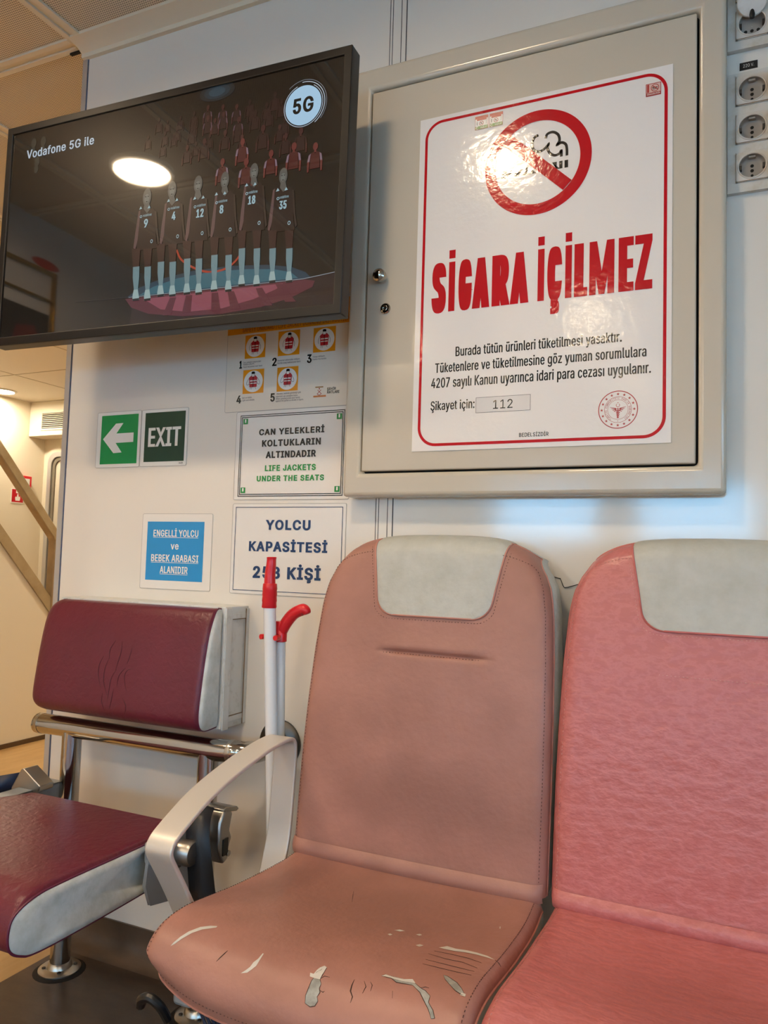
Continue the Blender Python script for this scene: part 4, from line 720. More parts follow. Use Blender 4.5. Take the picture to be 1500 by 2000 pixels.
obj('red_figures', side_flat([(-1.36, 1.40), (-1.10, 1.40), (-1.14, 1.72), (-1.19, 1.88), (-1.28, 1.90), (-1.35, 1.80)], LEFT_X + .0095, mat('red_picture', (120, 40, 44), .3)), None, pc)
t = obj('red_sticker', side_flat([(-1.33 + .075 * math.cos(R_(k * 15)), 2.178 + .02 * math.sin(R_(k * 15))) for k in range(24)], LEFT_X + .001, PRINT_RED), None, label='oval red sticker on the left wall above the glass case, mirrored in the screen', cat='sticker')

# ================================================================== CABINET
CY = -0.05
t = thing('electrical_cabinet', 'large beige steel wall cabinet with a flush door, behind the no smoking poster', 'cabinet', (-.39, 0, .59 + .52))
cx0, cx1, cz0, cz1 = -0.762, -0.012, 1.104, 2.048
dx0, dx1, dz0, dz1 = -0.7185, -0.0615, 1.158, 1.989
def hollow(x0, x1, z0, z1, a0, a1, b0, b1, yf, yb):
    V = [(x0, yf, z0), (x1, yf, z0), (x1, yf, z1), (x0, yf, z1), (a0, yf, b0), (a1, yf, b0), (a1, yf, b1), (a0, yf, b1)]
    V += [(x, yb, z) for x, _, z in V]
    F = []
    for i in range(4):
        j = (i + 1) % 4
        F += [(i, j, j + 4, i + 4), (i + 8, i + 12, j + 12, j + 8), (i, i + 8, j + 8, j), (i + 4, j + 4, j + 12, i + 12)]
    return MB().add(V, F)
obj('cabinet_frame', hollow(cx0, cx1, cz0, cz1, dx0 - .004, dx1 + .004, dz0 - .004, dz1 + .006, CY, 0.0), CAB, t, bevel=.009, segs=4, recalc=True)
obj('gap_liner', MB().box(dx0 - .006, dx1 + .006, CY + .022, CY + .026, dz0 - .006, dz1 + .008), GAP, t)
dr = obj('cabinet_door', MB().box(dx0, dx1, CY + .0005, CY + .02, dz0, dz1), CAB, t, bevel=.0025)
kx, kz = wall(747, 543, CY)
kb = obj('door_knob', MB().lathe([(.007, 0), (.0105, -.004), (.0135, -.010), (.0145, -.016), (.0136, -.022), (.0092, -.0265), (.002, -.028)], (kx, CY + .0005, kz), axis='y', n=28), CHROME, dr)
lx, lz = wall(753, 603, CY)
lk = obj('door_lock', MB().lathe([(.0115, 0), (.0115, -.003), (.0098, -.005), (.0085, -.005), (.008, -.002), (.0068, -.002), (.0064, -.006), (.005, -.0065), (.0046, -.0035), (.001, -.0035)], (lx, CY + .0005, lz), axis='y', n=28), CHROME, dr)
obj('keyhole', MB().box(lx - .0012, lx + .0012, CY - .0038, CY - .003, lz - .003, lz + .003), GAP, lk)

# ---- the no smoking poster on the door
PY = CY - .0006
px0, px1, pz0, pz1 = -.603, -.102, 1.196, 1.901
t = thing('no_smoking_poster', 'large glossy white no smoking poster with red ring, on the beige cabinet door', 'poster', ((px0 + px1) / 2, PY, pz0))
obj('sheet', MB().box(px0, px1, PY - .0006, PY + .0008, pz0, pz1), PAPER, t)
Y1 = PY - .0009; Y2 = PY - .0012; Y3 = PY - .0015
bx0 = wall(821, 660, CY)[0]; bx1 = wall(1302.7, 500, CY)[0]; bz1 = wall(1271, 143.5, CY)[1]; bz0 = wall(845, 871.9, CY)[1]
mb = MB().line(rounded(bx0 + .003, bx1 - .003, bz0 + .003, bz1 - .003, .036, 12), .0058, Y1, closed=True)
obj('border', mb, PRINT_RED, t, smooth=0)
# ring with a slash, cigarette and smoke
rc = wall(1053, 317, CY)
ra = abs(wall(1156.2, 300, CY)[0] - wall(947.9, 345, CY)[0]) / 2
rc = ((wall(1156.2, 300, CY)[0] + wall(947.9, 345, CY)[0]) / 2, rc[1]); ri = ra * .795
sy = MB().ring(rc[0], rc[1], ra, ri, Y2, PRINT_RED, n=96)
a = R_(-43.5); dv = (math.cos(a), math.sin(a)); nv = (-dv[1], dv[0]); hw = ra * .112
L_ = ri * .985
pts = [(rc[0] + dv[0] * L_ * s1 + nv[0] * hw * s2, rc[1] + dv[1] * L_ * s1 + nv[1] * hw * s2) for s1, s2 in ((-1, -1), (1, -1), (1, 1), (-1, 1))]
sy.flat(pts, Y3, PRINT_RED)
obj('prohibition_ring', sy, None, t, smooth=0)
Z = lambda X, Yp: wall(820 + X * .25333, 200 + Yp * .25333, CY)
cg = MB()
a1 = Z(632, 540); a2 = Z(632, 596); b1 = Z(905, 541); b2 = Z(838, 495)
cz_b, cz_t = a2[1], a1[1]
e0 = Z(1057, 470)[0]
# the bar passes behind the slash: two pieces with a white margin either side of it
def slash_x(z, side): # x of the slash edge (plus margin) at height z
    off = (hw + .004) * side
    return rc[0] + nv[0] * off + (z - rc[1] - nv[1] * off) * dv[0] / dv[1]
cg.flat([(a1[0], cz_b), (slash_x(cz_b, -1), cz_b), (slash_x(cz_t, -1), cz_t), (a1[0], cz_t)], Y1, PRINT_BLACK)
cg.flat([(slash_x(cz_b, 1), cz_b), (e0, cz_b), (e0, cz_t), (slash_x(cz_t, 1), cz_t)], Y1, PRINT_BLACK)
for u0, u1 in ((1076, 1101), (1117, 1144)):
    cg.rect(Z(u0, 470)[0], Z(u1, 470)[0], cz_b, cz_t, Y1, PRINT_BLACK)
sm1 = [Z(*q) for q in ((916, 256), (888, 272), (868, 315), (872, 355), (893, 378), (930, 380), (968, 356), (994, 324), (987, 355), (1002, 392), (1040, 411), (1076, 398), (1092, 375), (1092, 420))]
sm2 = [Z(*q) for q in ((971, 281), (985, 247), (1028, 231), (1068, 252), (1078, 296), (1060, 330), (1094, 312), (1126, 326), (1135, 365), (1135, 412))]
for sm in (sm1, sm2):
    cg.line([(p.x, p.y) for p in spline([Vector(q) for q in sm], 5)], .0052, Y1, PRINT_BLACK)
obj('cigarette_symbol', cg, None, t, smooth=0)

# headline in heavy condensed capitals
mb = MB()
tz0 = wall(870, 610, CY)[1]; tz1 = (wall(850, 517, CY)[1] + wall(1240, 461, CY)[1]) / 2
tz0 = (tz0 + wall(1240, 567, CY)[1]) / 2
TX = lambda px, py=540: wall(px, py, CY)[0]
Zt = lambda X: TX(680 + X * .5467, 540)
for ch, u0, u1 in (('S', 301, 352), ('İ', 361, 383), ('G', 396, 443), ('A', 446, 506), ('R', 515, 577), ('A', 581, 645), ('İ', 678, 701), ('Ç', 712, 764), ('İ', 776, 799), ('L', 808, 855), ('M', 862, 951), ('E', 966, 1020), ('Z', 1025, 1087)):
    xa, xb = Zt(u0), Zt(u1)
    H_ = tz1 - tz0
    if ch in 'İ':
        mb.rect(xa, xb, tz0, tz1, Y2, PRINT_RED).rect(xa, xb, tz0 + H_ * 1.07, tz0 + H_ * 1.24, Y2, PRINT_RED)
    else: mb.text(ch, xa, xb, tz0, tz1, Y2, PRINT_RED, {'M': (.036, .02), 'E': (.06, .03), 'L': (.075, .03), 'Z': (.05, .03)}.get(ch, (.062, .022)))
obj('headline', mb, None, t, smooth=0)
q3 = lambda X, Yp: wall(680 + X * .5467, 440 + Yp * .5467, CY)
mb = MB()
def pline(s, lb, rb, lt, bold=(.03, .008), m=PRINT_BLACK, y=Y1, q=q3, dest=None):
    a = q(*lb); b = q(*rb); c = q(*lt)
    (dest or mb).text(s, a[0], b[0], (a[1] + b[1]) / 2, (a[1] + b[1]) / 2 + (c[1] - a[1]), y, m, bold)
pline('Burada tütün ürünleri tüketilmesi yasaktır.', (384, 470), (978, 415), (384, 436))
pline('Tüketenlere ve tüketilmesine göz yuman sorumlulara', (311, 530), (1066, 467), (311, 496))
pline('4207 sayılı Kanun uyarınca idari para cezası uygulanır.', (297, 584), (1082, 527), (297, 549))
pline('Şikayet için:', (295, 661), (452, 655), (295, 629))
pline('BEDELSİZDİR', (611, 757), (716, 752), (611, 743), bold=.02)
obj('lettering', mb, None, t, smooth=0)
sx0, sz1 = q3(458, 617); sx1, sz0 = q3(651, 660)
sl = obj('number_slip', MB().rect(sx0, sx1, sz0, sz1, Y1), mat('slip_paper', (224, 220, 216), .25), t, smooth=0)
mb = MB().line([(sx0, sz0), (sx1, sz0), (sx1, sz1), (sx0, sz1)], .0007, Y2, PRINT_GREY, closed=True)
pline('112', (518, 657), (588, 652), (518, 626), bold=0, y=Y2)
obj('digits', mb, None, sl, smooth=0)
# round ministry seal
sc = q3(964, 659); sr = abs(q3(1035, 659)[0] - q3(893, 659)[0]) / 2
mb = MB().ring(*sc, sr, sr * .955, Y1, PRINT_BROWN, n=64).ring(*sc, sr * .69, sr * .672, Y1, PRINT_BROWN).ring(*sc, sr * .52, sr * .505, Y1, PRINT_BROWN)
for k in range(16):
    a = R_(90 + k * 22.5); cx, cz = sc[0] + sr * .82 * math.cos(a), sc[1] + sr * .82 * math.sin(a)
    P = []
    for j in range(10):
        rr = sr * (.085 if j % 2 == 0 else .034); P.append((cx + rr * math.cos(R_(90 + 36 * j)), cz + rr * math.sin(R_(90 + 36 * j))))
    mb.flat(P, Y1, PRINT_BROWN)
txt = 'TÜRKİYE CUMHURİYETİ SAĞLIK BAKANLIĞI'
for k, ch in enumerate(txt):
    if ch == ' ': continue
    a = R_(233 - k * 286 / (len(txt) - 1)); V, F = glyphs(ch, .02); w0, w1 = min(p[0] for p in V), max(p[0] for p in V)
    s_ = sr * .10; ca, sa = math.cos(a - math.pi / 2), math.sin(a - math.pi / 2); rr = sr * .555
    V2 = []
    for (p, q) in V:
        lx_, lz_ = (p - (w0 + w1) / 2) * s_ * .8, q * s_ + rr
        V2.append((sc[0] + lx_ * ca - lz_ * sa, Y1, sc[1] + lx_ * sa + lz_ * ca))
    mb.add(V2, F, PRINT_BROWN)
mb.ring(sc[0], sc[1] + sr * .23, sr * .10, sr * .075, Y1, PRINT_BROWN, n=30, a0=125, a1=415)
mb.ell(sc[0], sc[1] + sr * .36, sr * .025, sr * .025, Y1, PRINT_BROWN, n=8).ell(sc[0], sc[1] - sr * .60, sr * .025, sr * .02, Y1, PRINT_BROWN, n=8)
mb.flat([(sc[0] - sr * .028, sc[1] + sr * .09), (sc[0] - sr * .02, sc[1] - sr * .44), (sc[0] + sr * .02, sc[1] - sr * .44), (sc[0] + sr * .028, sc[1] + sr * .09)], Y1, PRINT_BROWN)
for sgn in (-1, 1):
    for k in range(4):
        zt = sc[1] + sr * (.10 - .03 * k); ln = sr * (.42 - .07 * k)
        P = [(sc[0] + sgn * sr * .07, zt - sr * .02), (sc[0] + sgn * ln, zt + sr * (.05 - .05 * k)), (sc[0] + sgn * ln * .9, zt + sr * (.02 - .05 * k)), (sc[0] + sgn * sr * .08, zt - sr * .06)]
        mb.flat(P, Y1 - .00003 * k, PRINT_BROWN)
for k in range(5):
    ww = sr * (.12 - .02 * k); zz = sc[1] - sr * (.02 + .09 * k)
    mb.line([(sc[0] - ww, zz), (sc[0] - ww * .4, zz - sr * .05), (sc[0] + ww * .4, zz - sr * .02), (sc[0] + ww, zz - sr * .06)], sr * .045, Y1 - .0001, PRINT_BROWN)
obj('round_seal', mb, None, t, smooth=0)
# small printed badges at the top of the sheet
Q7 = lambda X, Yp: wall(820 + X * .18667, 200 + Yp * .18667, CY)
for (u0, v0, u1, v1) in ((582, 297, 718, 132), (733, 265, 872, 98)):
    a = Q7(u0, v0); b = Q7(u1, v1); x0, x1, z0, z1 = a[0], b[0], a[1], b[1]; W, H = x1 - x0, z1 - z0
    mb = MB().rect(x0, x1, z0, z1, Y1, SIGN_WHITE)
    mb.rect(x0, x1, z0 + H * .80, z1, Y2, PRINT_BROWN).rect(x0 + W * .12, x1 - W * .12, z0 + H * .68, z0 + H * .80, Y2, PRINT_BROWN)
    mb.rect(x0, x1, z0, z0 + H * .25, Y2, mat('leaf_green_print', (96, 142, 72), .3))
    mb.ring(x0 + W * .48, z0 + H * .46, H * .17, H * .135, Y2, PRINT_BROWN, n=24).line([(x0 + W * .38, z0 + H * .56), (x0 + W * .58, z0 + H * .36)], H * .03, Y3, PRINT_BROWN)
    mb.rect(x0 + W * .42, x0 + W * .54, z0 + H * .44, z0 + H * .48, Y3, PRINT_BLACK)
    mb.ring(x0 + W * .16, z0 + H * .12, H * .10, H * .07, Y3, SIGN_WHITE, n=20, a0=40, a1=320)
    mb.text('YEŞİLAY', x0 + W * .38, x0 + W * .95, z0 + H * .06, z0 + H * .18, Y3, SIGN_WHITE, .015)
    mb.line([(x0 + W * .86, z0 + H * .34), (x0 + W * .86, z0 + H * .64)], W * .02, Y2, PRINT_GREY)
    mb.line([(x0 + W * .14, z0 + H * .34), (x0 + W * .14, z0 + H * .60)], W * .05, Y2, PRINT_GREY)
    mb.line([(x0, z0), (x1, z0), (x1, z1), (x0, z1)], .0006, Y3, PRINT_BROWN, closed=True)
    obj('printed_badge', mb, None, t, smooth=0)
x0, z0 = wall(1262.3, 190.2, CY); x1, z1 = wall(1290.9, 160.6, CY); W, H = x1 - x0, z1 - z0
mb = MB().rect(x0, x1, z0, z1, Y1, mat('pinkish_print', (226, 190, 180), .25)).line([(x0, z0), (x1, z0), (x1, z1), (x0, z1)], .0012, Y2, PRINT_BROWN, closed=True)
mb.rect(x0, x1, z0 + H * .02, z0 + H * .26, Y2, PRINT_BROWN).rect(x0 + W * .06, x0 + W * .2, z0 + H * .3, z0 + H * .96, Y2, PRINT_BROWN)
mb.text('BIRAKABİLİRSİN', x0 + W * .06, x1 - W * .06, z0 + H * .07, z0 + H * .19, Y3, SIGN_WHITE, .02)
mb.ring(x0 + W * .60, z0 + H * .62, H * .31, H * .26, Y2, PRINT_BROWN, n=30).line([(x0 + W * .45, z0 + H * .80), (x0 + W * .78, z0 + H * .45)], H * .06, Y3, PRINT_BROWN)
mb.rect(x0 + W * .42, x0 + W * .78, z0 + H * .62, z0 + H * .68, Y2 - .0001, PRINT_BLACK).rect(x0 + W * .42, x0 + W * .78, z0 + H * .50, z0 + H * .56, Y2 - .0001, PRINT_GREY)
obj('printed_badge', mb, None, t, smooth=0)

# ================================================================== SIGNS ON THE WALL
def sheet(name, label, cat, x0, x1, z0, z1, m, th=.0012, r=.004, group=None):
    t = thing(name, label, cat, ((x0 + x1) / 2, -th, z0), group)
    obj('sheet', MB().prism(rounded(x0, x1, z0, z1, r, 4), -th, -.00005), m, t, smooth=20, recalc=True)
    obj('film_edge', MB().line(rounded(x0 + .0006, x1 - .0006, z0 + .0006, z1 - .0006, r, 4), .0011, -th - .00015, closed=True), mat('film_edge_grey', (168, 164, 158), .3), t, smooth=0)
    return t
q5 = lambda X, Yp: wall(X / 3.261, 640 + Yp / 3.261)
t = sheet('arrow_sign', 'square green sign with a white arrow pointing left, left of the EXIT sign', 'sign', -1.516, -1.3685, 1.189, 1.335, SIGN_WHITE, group=None)
a = q5(630, 872); b = q5(887, 548)
obj('green_field', MB().rect(a[0] + .004, b[0], a[1], b[1], -.0016), SIGN_GREEN, t, smooth=0)
ar = [q5(*p) for p in ((660, 712), (725, 800), (778, 795), (740, 735), (852, 728), (855, 668), (745, 675), (790, 608), (743, 612))]
mid = sum(p[1] for p in ar[1:]) / 8
obj('arrow', MB().flat(ar, -.002), SIGN_WHITE, t, smooth=0)
t = sheet('exit_sign', 'square dark green sign reading EXIT in white capitals', 'sign', -1.3675, -1.220, 1.189, 1.334, SIGN_WHITE)
a = q5(910, 857); b = q5(1187, 528)
obj('dark_green_field', MB().rect(a[0] + .003, b[0], a[1], b[1], -.0016), SIGN_DARKGREEN, t, smooth=0)
mb = MB()
pline('EXIT', (945, 760), (1152, 752), (945, 640), bold=(.05,.02), m=SIGN_WHITE, y=-.002, q=q5, dest=mb)
pline('4425', (1141, 867), (1166, 866), (1141, 857), bold=.02, m=PRINT_BLACK, y=-.002, q=q5, dest=mb)
obj('lettering', mb, None, t, smooth=0)

t = sheet('accessibility_notice', 'laminated sky blue notice about disabled passengers and prams, above burgundy seat', 'sign', -1.348, -1.133, .885, 1.071, LAMINATE)
obj('blue_field', MB().rect(-1.331, -1.157, .9065, 1.051, -.0016), SIGN_BLUE, t, smooth=0)
mb = MB()
for s_, l, r, zt, zb, ul in (('ENGELLİ YOLCU', 980, 1266, 1289, 1331, 1), ('ve', 1090, 1140, 1368, 1412, 0), ('BEBEK ARABASI', 965, 1266, 1447, 1491, 1), ('ALANIDIR', 1020, 1197, 1521, 1565, 1)):
    pline(s_, (l, zb), (r, zb + 1), (l, zt), bold=(.04,.02), m=SIGN_WHITE, y=-.002, q=q5, dest=mb)
    if ul:
        a = q5(l, zb + 6); b = q5(r, zb + 7); mb.line([(a[0], (a[1] + b[1]) / 2), (b[0], (a[1] + b[1]) / 2)], .0011, -.002, SIGN_WHITE)
obj('lettering', mb, None, t, smooth=0)

q4 = lambda X, Yp: wall(420 + X / 3.571, 620 + Yp / 3.571)
t = sheet('capacity_notice', 'laminated white notice with navy passenger capacity lettering, behind the broom', 'sign', -1.077, -.775, .884, 1.095, LAMINATE)
mb = MB().line([(-1.067, .893), (-.784, .893), (-.784, 1.086), (-1.067, 1.086)], .0013, -.002, PRINT_NAVY, closed=True)
obj('border', mb, None, t, smooth=0)
mb = MB()
pline('YOLCU', (357, 1482), (668, 1484), (357, 1413), bold=(.075, .05), m=PRINT_NAVY, y=-.002, q=q4, dest=mb)
pline('KAPASİTESİ', (238, 1632), (785, 1640), (238, 1563), bold=(.075, .05), m=PRINT_NAVY, y=-.002, q=q4, dest=mb)
pline('258 KİŞİ', (265, 1820), (738, 1832), (265, 1737), bold=(.075, .05), m=PRINT_NAVY, y=-.002, q=q4, dest=mb)
obj('lettering', mb, None, t, smooth=0)

t = sheet('life_jacket_notice', 'laminated white notice on life jackets under the seats, above the capacity notice', 'sign', -1.077, -.770, 1.103, 1.313, LAMINATE, th=.0011)
mb = MB()
for o in (0, .0042): mb.line([(-1.064 + o, 1.112 + o), (-.787 - o, 1.112 + o), (-.787 - o, 1.303 - o), (-1.064 + o, 1.303 - o)], .0017, -.0019, PRINT_BLACK, closed=True)
obj('border', mb, None, t, smooth=0)
for xx, zz in ((-1.050, 1.289), (-.800, 1.289), (-1.050, 1.126), (-.800, 1.126)):
    obj('corner_icon', MB().rect(xx - .0065, xx + .0065, zz - .0065, zz + .0065, -.0022, PRINT_GREEN).rect(xx - .002, xx + .002, zz - .003, zz + .005, -.0024, SIGN_WHITE), None, t, smooth=0)
mb = MB()
for s_, l, bl, r, br, tl, m_ in (('CAN YELEKLERİ', 310, 823, 765, 803, 780, PRINT_BLACK), ('KOLTUKLARIN', 330, 903, 740, 887, 857, PRINT_BLACK), ('ALTINDADIR', 357, 983, 705, 971, 936, PRINT_BLACK),
                                 ('LIFE JACKETS', 350, 1073, 705, 1064, 1032, PRINT_GREEN), ('UNDER THE SEATS', 293, 1145, 762, 1136, 1106, PRINT_GREEN)):
    pline(s_, (l, bl), (r, br), (l, tl), bold=(.075, .05), m=m_, y=-.002, q=q4, dest=mb)
obj('lettering', mb, None, t, smooth=0)

# ---- donning instructions poster, partly behind screen and cabinet
qs = lambda X, Yp: wall(430 + X * .17333, 630 + Yp * .17333)
t = sheet('safety_poster', 'beige life jacket donning poster with orange pictogram squares, under the screen', 'poster', -1.113, -.762, 1.313, 1.560, mat('poster_beige', (228, 220, 206), .14, bump=(30, .15, .003, 2)), th=.0008)
zb = wall(448, 656)[1]
obj('header_band', MB().rect(-1.113, -.762, zb, 1.560, -.0011), PRINT_ORANGE, t, smooth=0)
mb = MB()
mb.text('SAFETY ONBOARD / LIFE JACKET DONNING INSTRUCTIONS', -1.07, -.775, zb + .004, zb + .014, -.0014, mat('dark_orange_print', (150, 70, 16), .3), .02)
cells = [((290, 150), (509, 390), '1', (218, 248, 435, 522), ((262, 442, 462), (262, 466, 390), (262, 492, 480))),
         ((662, 105), (895, 358), '2', (588, 638, 400, 492), ((652, 417, 902), (648, 447, 908))),
         ((1058, 65), (1299, 318), '3', (980, 1032, 362, 458), ((1045, 380, 1185), (1045, 408, 1198))),
         ((265, 540), (490, 790), '4', (185, 238, 825, 915), ((250, 845, 362), (250, 872, 392))),
         ((648, 510), (876, 764), '5', (567, 617, 800, 893), ((638, 793, 912), (632, 825, 878), (632, 850, 902), (628, 874, 942)))]
small = {'1': ['Can yeleğini başınızdan', 'aşağıya geçirin.', 'Place the jacket over head.'], '2': ['Kemerleri arkanızdan dolayın.', 'Put the strap behind your back'], '3': ['Tokayı kilitleyin.', 'Fasten the buckle'],
         '4': ['Işık ve düdük.', 'Light and whistle.'], '5': ['Atlarken, resimde görüldüğü gibi', 'ellerinizi can yeleğine tutun.', 'When jumping press your hands', 'against the jacket as shown in figure.']}
for tl, br, n_, nb, lines in cells:
    a = qs(*tl); b = qs(*br)
    pline(n_, (nb[0], nb[3]), (nb[1], nb[3] - 3), (nb[0], nb[2]), bold=(.06,.035), y=-.0012, q=qs, dest=mb)
    for (l, yb_, r), s_ in zip(lines, small[n_]):
        pline(s_, (l, yb_ + 14), (r, yb_ + 8), (l, yb_ - 4), bold=(.02,.01), m=PRINT_GREY, y=-.0012, q=qs, dest=mb)
pline('ŞEHİR', (1207, 765), (1306, 757), (1207, 735), bold=(.04,.03), y=-.0012, q=qs, dest=mb)
pline('HATLARI', (1207, 802), (1345, 793), (1207, 771), bold=(.04,.03), y=-.0012, q=qs, dest=mb)
obj('lettering', mb, None, t, smooth=0)
VEST = mat('vest_red_print', (186, 34, 44), .3)
for k, (tl, br, n_, nb, lines) in enumerate(cells):
    a = qs(*tl); b = qs(*br); x0, x1, z0, z1 = a[0], b[0], b[1], a[1]; W = x1 - x0; H = z1 - z0; cx, cz = (x0 + x1) / 2, (z0 + z1) / 2
    mb = MB().rect(x0, x1, z0, z1, -.0011, PRINT_ORANGE).ell(cx, cz, W * .45, H * .45, -.0014, SIGN_WHITE)
    u = lambda p, q: (cx + p * W, cz + q * H)
    lean = (0, .03, .0, -.01, .02)[k]
    mb.flat([u(-.20 + lean, .16), u(-.10 + lean, .24), u(.12 + lean, .24), u(.20 + lean, .15), u(.17, -.24), u(-.17, -.24)], -.0016, VEST)
    for zz in ((.0, .05), (-.10, -.06)): mb.rect(cx - .16 * W, cx + .16 * W, cz + zz[0] * H, cz + zz[1] * H, -.0018, SIGN_WHITE)
    mb.rect(cx - .012 * W, cx + .012 * W, cz - .24 * H, cz + .2 * H, -.0019, PRINT_BLACK)
    mb.flat([u(-.06 + lean, .2), u(.06 + lean, .2), u(.06 + lean, .32), u(-.06 + lean, .32)], -.0019, SIGN_WHITE)
    mb.line([u(-.07 + lean, .2), u(-.07 + lean, .34), u(.07 + lean, .34), u(.07 + lean, .2)], W * .012, -.0020, PRINT_BLACK)
    mb.flat([u(-.075 + lean, .31), u(.08 + lean, .31), u(.085 + lean, .37), u(.05 + lean, .41), u(-.05 + lean, .41), u(-.08 + lean, .37)], -.0021, PRINT_BLACK)
    for sg in (-1, 1):
        if k >= 3: pts = [u(sg * .2, .14), u(sg * .31, -.04), u(sg * .27, -.14), u(sg * .05, .02 + .05 * sg * (k == 3))]
        else: pts = [u(sg * .2, .14), u(sg * .27, -.02), u(sg * .25, -.16)]
        mb.line([(p.x, p.y) for p in spline([Vector(p) for p in pts], 4)], W * .014, -.0020, PRINT_GREY)
        mb.line([u(sg * .10, -.24), u(sg * .15, -.33)], W * .012, -.0020, PRINT_GREY)
    mb.line([u(-.05, -.24), u(-.08, -.34)], W * .012, -.0020, PRINT_GREY)
    obj('pictogram', mb, None, t, smooth=0)
mb = MB()
a = qs(1075, 738); b = qs(1165, 718); mb.rect(a[0], b[0], a[1], b[1], -.0012, mat('dark_gold_print', (150, 110, 40), .3))
a = qs(1052, 846); b = qs(1195, 816); mb.rect(a[0], b[0], a[1], b[1], -.0012, mat('copper_print', (206, 126, 66), .3))
c = qs(1120, 778); k = abs(qs(1160, 778)[0] - c[0])
for sg in (-1, 1): mb.line([(c[0] - sg * k * .6, c[1] - k * .6), (c[0] + sg * k * .5, c[1] + k * .4)], k * .14, -.0012 - .0002 * (sg > 0), PRINT_BROWN)
mb.ring(c[0], c[1] - k * .25, k * .7, k * .56, -.0014, PRINT_BROWN, n=20, a0=200, a1=340).ell(c[0], c[1] + k * .7, k * .16, k * .22, -.0014, PRINT_BROWN, n=10)
obj('anchor_emblem', mb, None, t, smooth=0)

# ================================================================== SOCKETS
def socket(cx, cz, parent, plug=False):
    s = .0275
    # square insert with a round well sunk into it
    n = 40; R0 = .0228; V = []; F = []
    for k in range(n):
        a = 2 * math.pi * (k + .5) / n; c_, s_ = math.cos(a), math.sin(a); q = s / max(abs(c_), abs(s_))
        V += [(cx + c_ * q, -.002, cz + s_ * q), (cx + c_ * q, -.0138, cz + s_ * q), (cx + c_ * (q - .0007), -.0145, cz + s_ * (q - .0007)), (cx + c_ * R0, -.0145, cz + s_ * R0)]
    for k in range(n):
        a = 4 * k; b = 4 * ((k + 1) % n)
        for p in range(3): F.append((a + p, a + p + 1, b + p + 1, b + p))
    so = obj('socket', MB().add(V, F), SOCK, parent, recalc=True)
    obj('socket_rim', MB().tube([(cx + .0231 * math.cos(2 * math.pi * k / n), -.0146, cz + .0231 * math.sin(2 * math.pi * k / n)) for k in range(n)], .0014, 8, closed=True), SOCK, so)
    V = []; F = []; prof = [(.0222, -.0145), (.0218, -.010), (.0208, -.006), (.0185, -.0032), (.013, -.0025), (.0005, -.0024)]
    for r, yy in prof: V += [(cx + r * math.cos(2 * math.pi * k / n), yy, cz + r * math.sin(2 * math.pi * k / n)) for k in range(n)]
    for i_ in range(len(prof) - 1):
        for k in range(n): F.append((i_ * n + k, i_ * n + (k + 1) % n, (i_ + 1) * n + (k + 1) % n, (i_ + 1) * n + k))
    obj('socket_well', MB().add(V, F), SOCKD, so, smooth=50)
    h = MB()
    for dx, dz, r in ((0, .0045, .0030), (0, -.0045, .0030), (0, -.0135, .0024)) if not plug else ((-.0105, -.0085, .0030), (0, -.0085, .0030), (.0105, -.0085, .0030)):
        h.lathe([(r, 0), (r, -.0004)], (cx + dx, -.0026, cz + dz), axis='y', n=16)
    obj('pin_holes', h, GAP, so)
    obj('keying_ribs', MB().box(cx - .006, cx + .006, -.0115, -.004, cz + .0165, cz + .0205), SOCKD, so, bevel=.001)
    for sg in (-1, 1): obj('earth_clip', MB().box(cx + sg * .0188 - .0020, cx + sg * .0188 + .0020, -.0125, -.005, cz - .0045, cz + .0035), DARKSTEEL, so)
    obj('edge_grime', MB().box(cx - s, cx + s, -.0147, -.0143, cz - s + .0005, cz - s + .0015).box(cx - s + .0005, cx - s + .0013, -.0147, -.0143, cz - s, cz + s), DIRT, so)
    if plug:
        obj('plug_pin', MB().tube([(cx, -.019, cz + .022), (cx, -.022, cz + .010), (cx, -.0215, cz + .0035)], [.003, .0048, .004], 12), BLACKPL, so)
        obj('socket_lid', MB().lathe([(.0245, 0), (.0255, -.003), (.024, -.005), (.001, -.0065)], (cx, -.022, cz + .034), axis='y', n=32, frame=(Vector((1, 0, 0)), Vector((0, -.35, .94)), Vector((0, .94, .35)))), SOCK, so)
    else:
        obj('socket_lid', MB().box(cx + s - .001, cx + s + .003, -.052, -.0125, cz - .022, cz + .022).lathe([(.0035, -.004), (.0035, .004)], (cx + s + .001, -.016, cz - .016), axis='y', n=12), SOCK, so, bevel=.001)
def cover(z0, z1, zs_):
    """cover frame with a square opening for each insert"""
    c, e = .030, .0274; m_ = MB().box(-.011, c - e, -.0108, 0, z0, z1).box(c + e, .071, -.0108, 0, z0, z1)
    cur = z0
    for z in sorted(zs_): m_.box(c - e, c + e, -.0108, 0, cur, z - e); cur = z + e
    return m_.box(c - e, c + e, -.0108, 0, cur, z1)
t = thing('triple_socket', 'white triple wall socket with open lids, below the 220 V label', 'socket', (.03, 0, 1.655))
obj('cover_frame', cover(1.655, 1.880, (1.844, 1.772, 1.700)), SOCK, t)
for z in (1.844, 1.772, 1.700): socket(.030, z, t)
t = thing('top_socket', 'white wall socket with raised round lid, above the 220 V label', 'socket', (.03, 0, 1.925))
obj('cover_frame', cover(1.925, 2.15, (1.969, 2.041, 2.113)), SOCK, t)
socket(.030, 1.969, t, plug=True); socket(.030, 2.041, t); socket(.030, 2.113, t)
t = thing('voltage_label', 'tiny black label reading 220 V between the two sockets', 'label', (.0245, 0, 1.887))
obj('tape', MB().box(.0095, .0395, -.0008, 0, 1.890, 1.9045), BLACKPL, t)
obj('lettering', MB().text('220 V.', .0155, .0335, 1.8945, 1.9005, -.0012, SIGN_WHITE, 0.0), None, t, smooth=0)

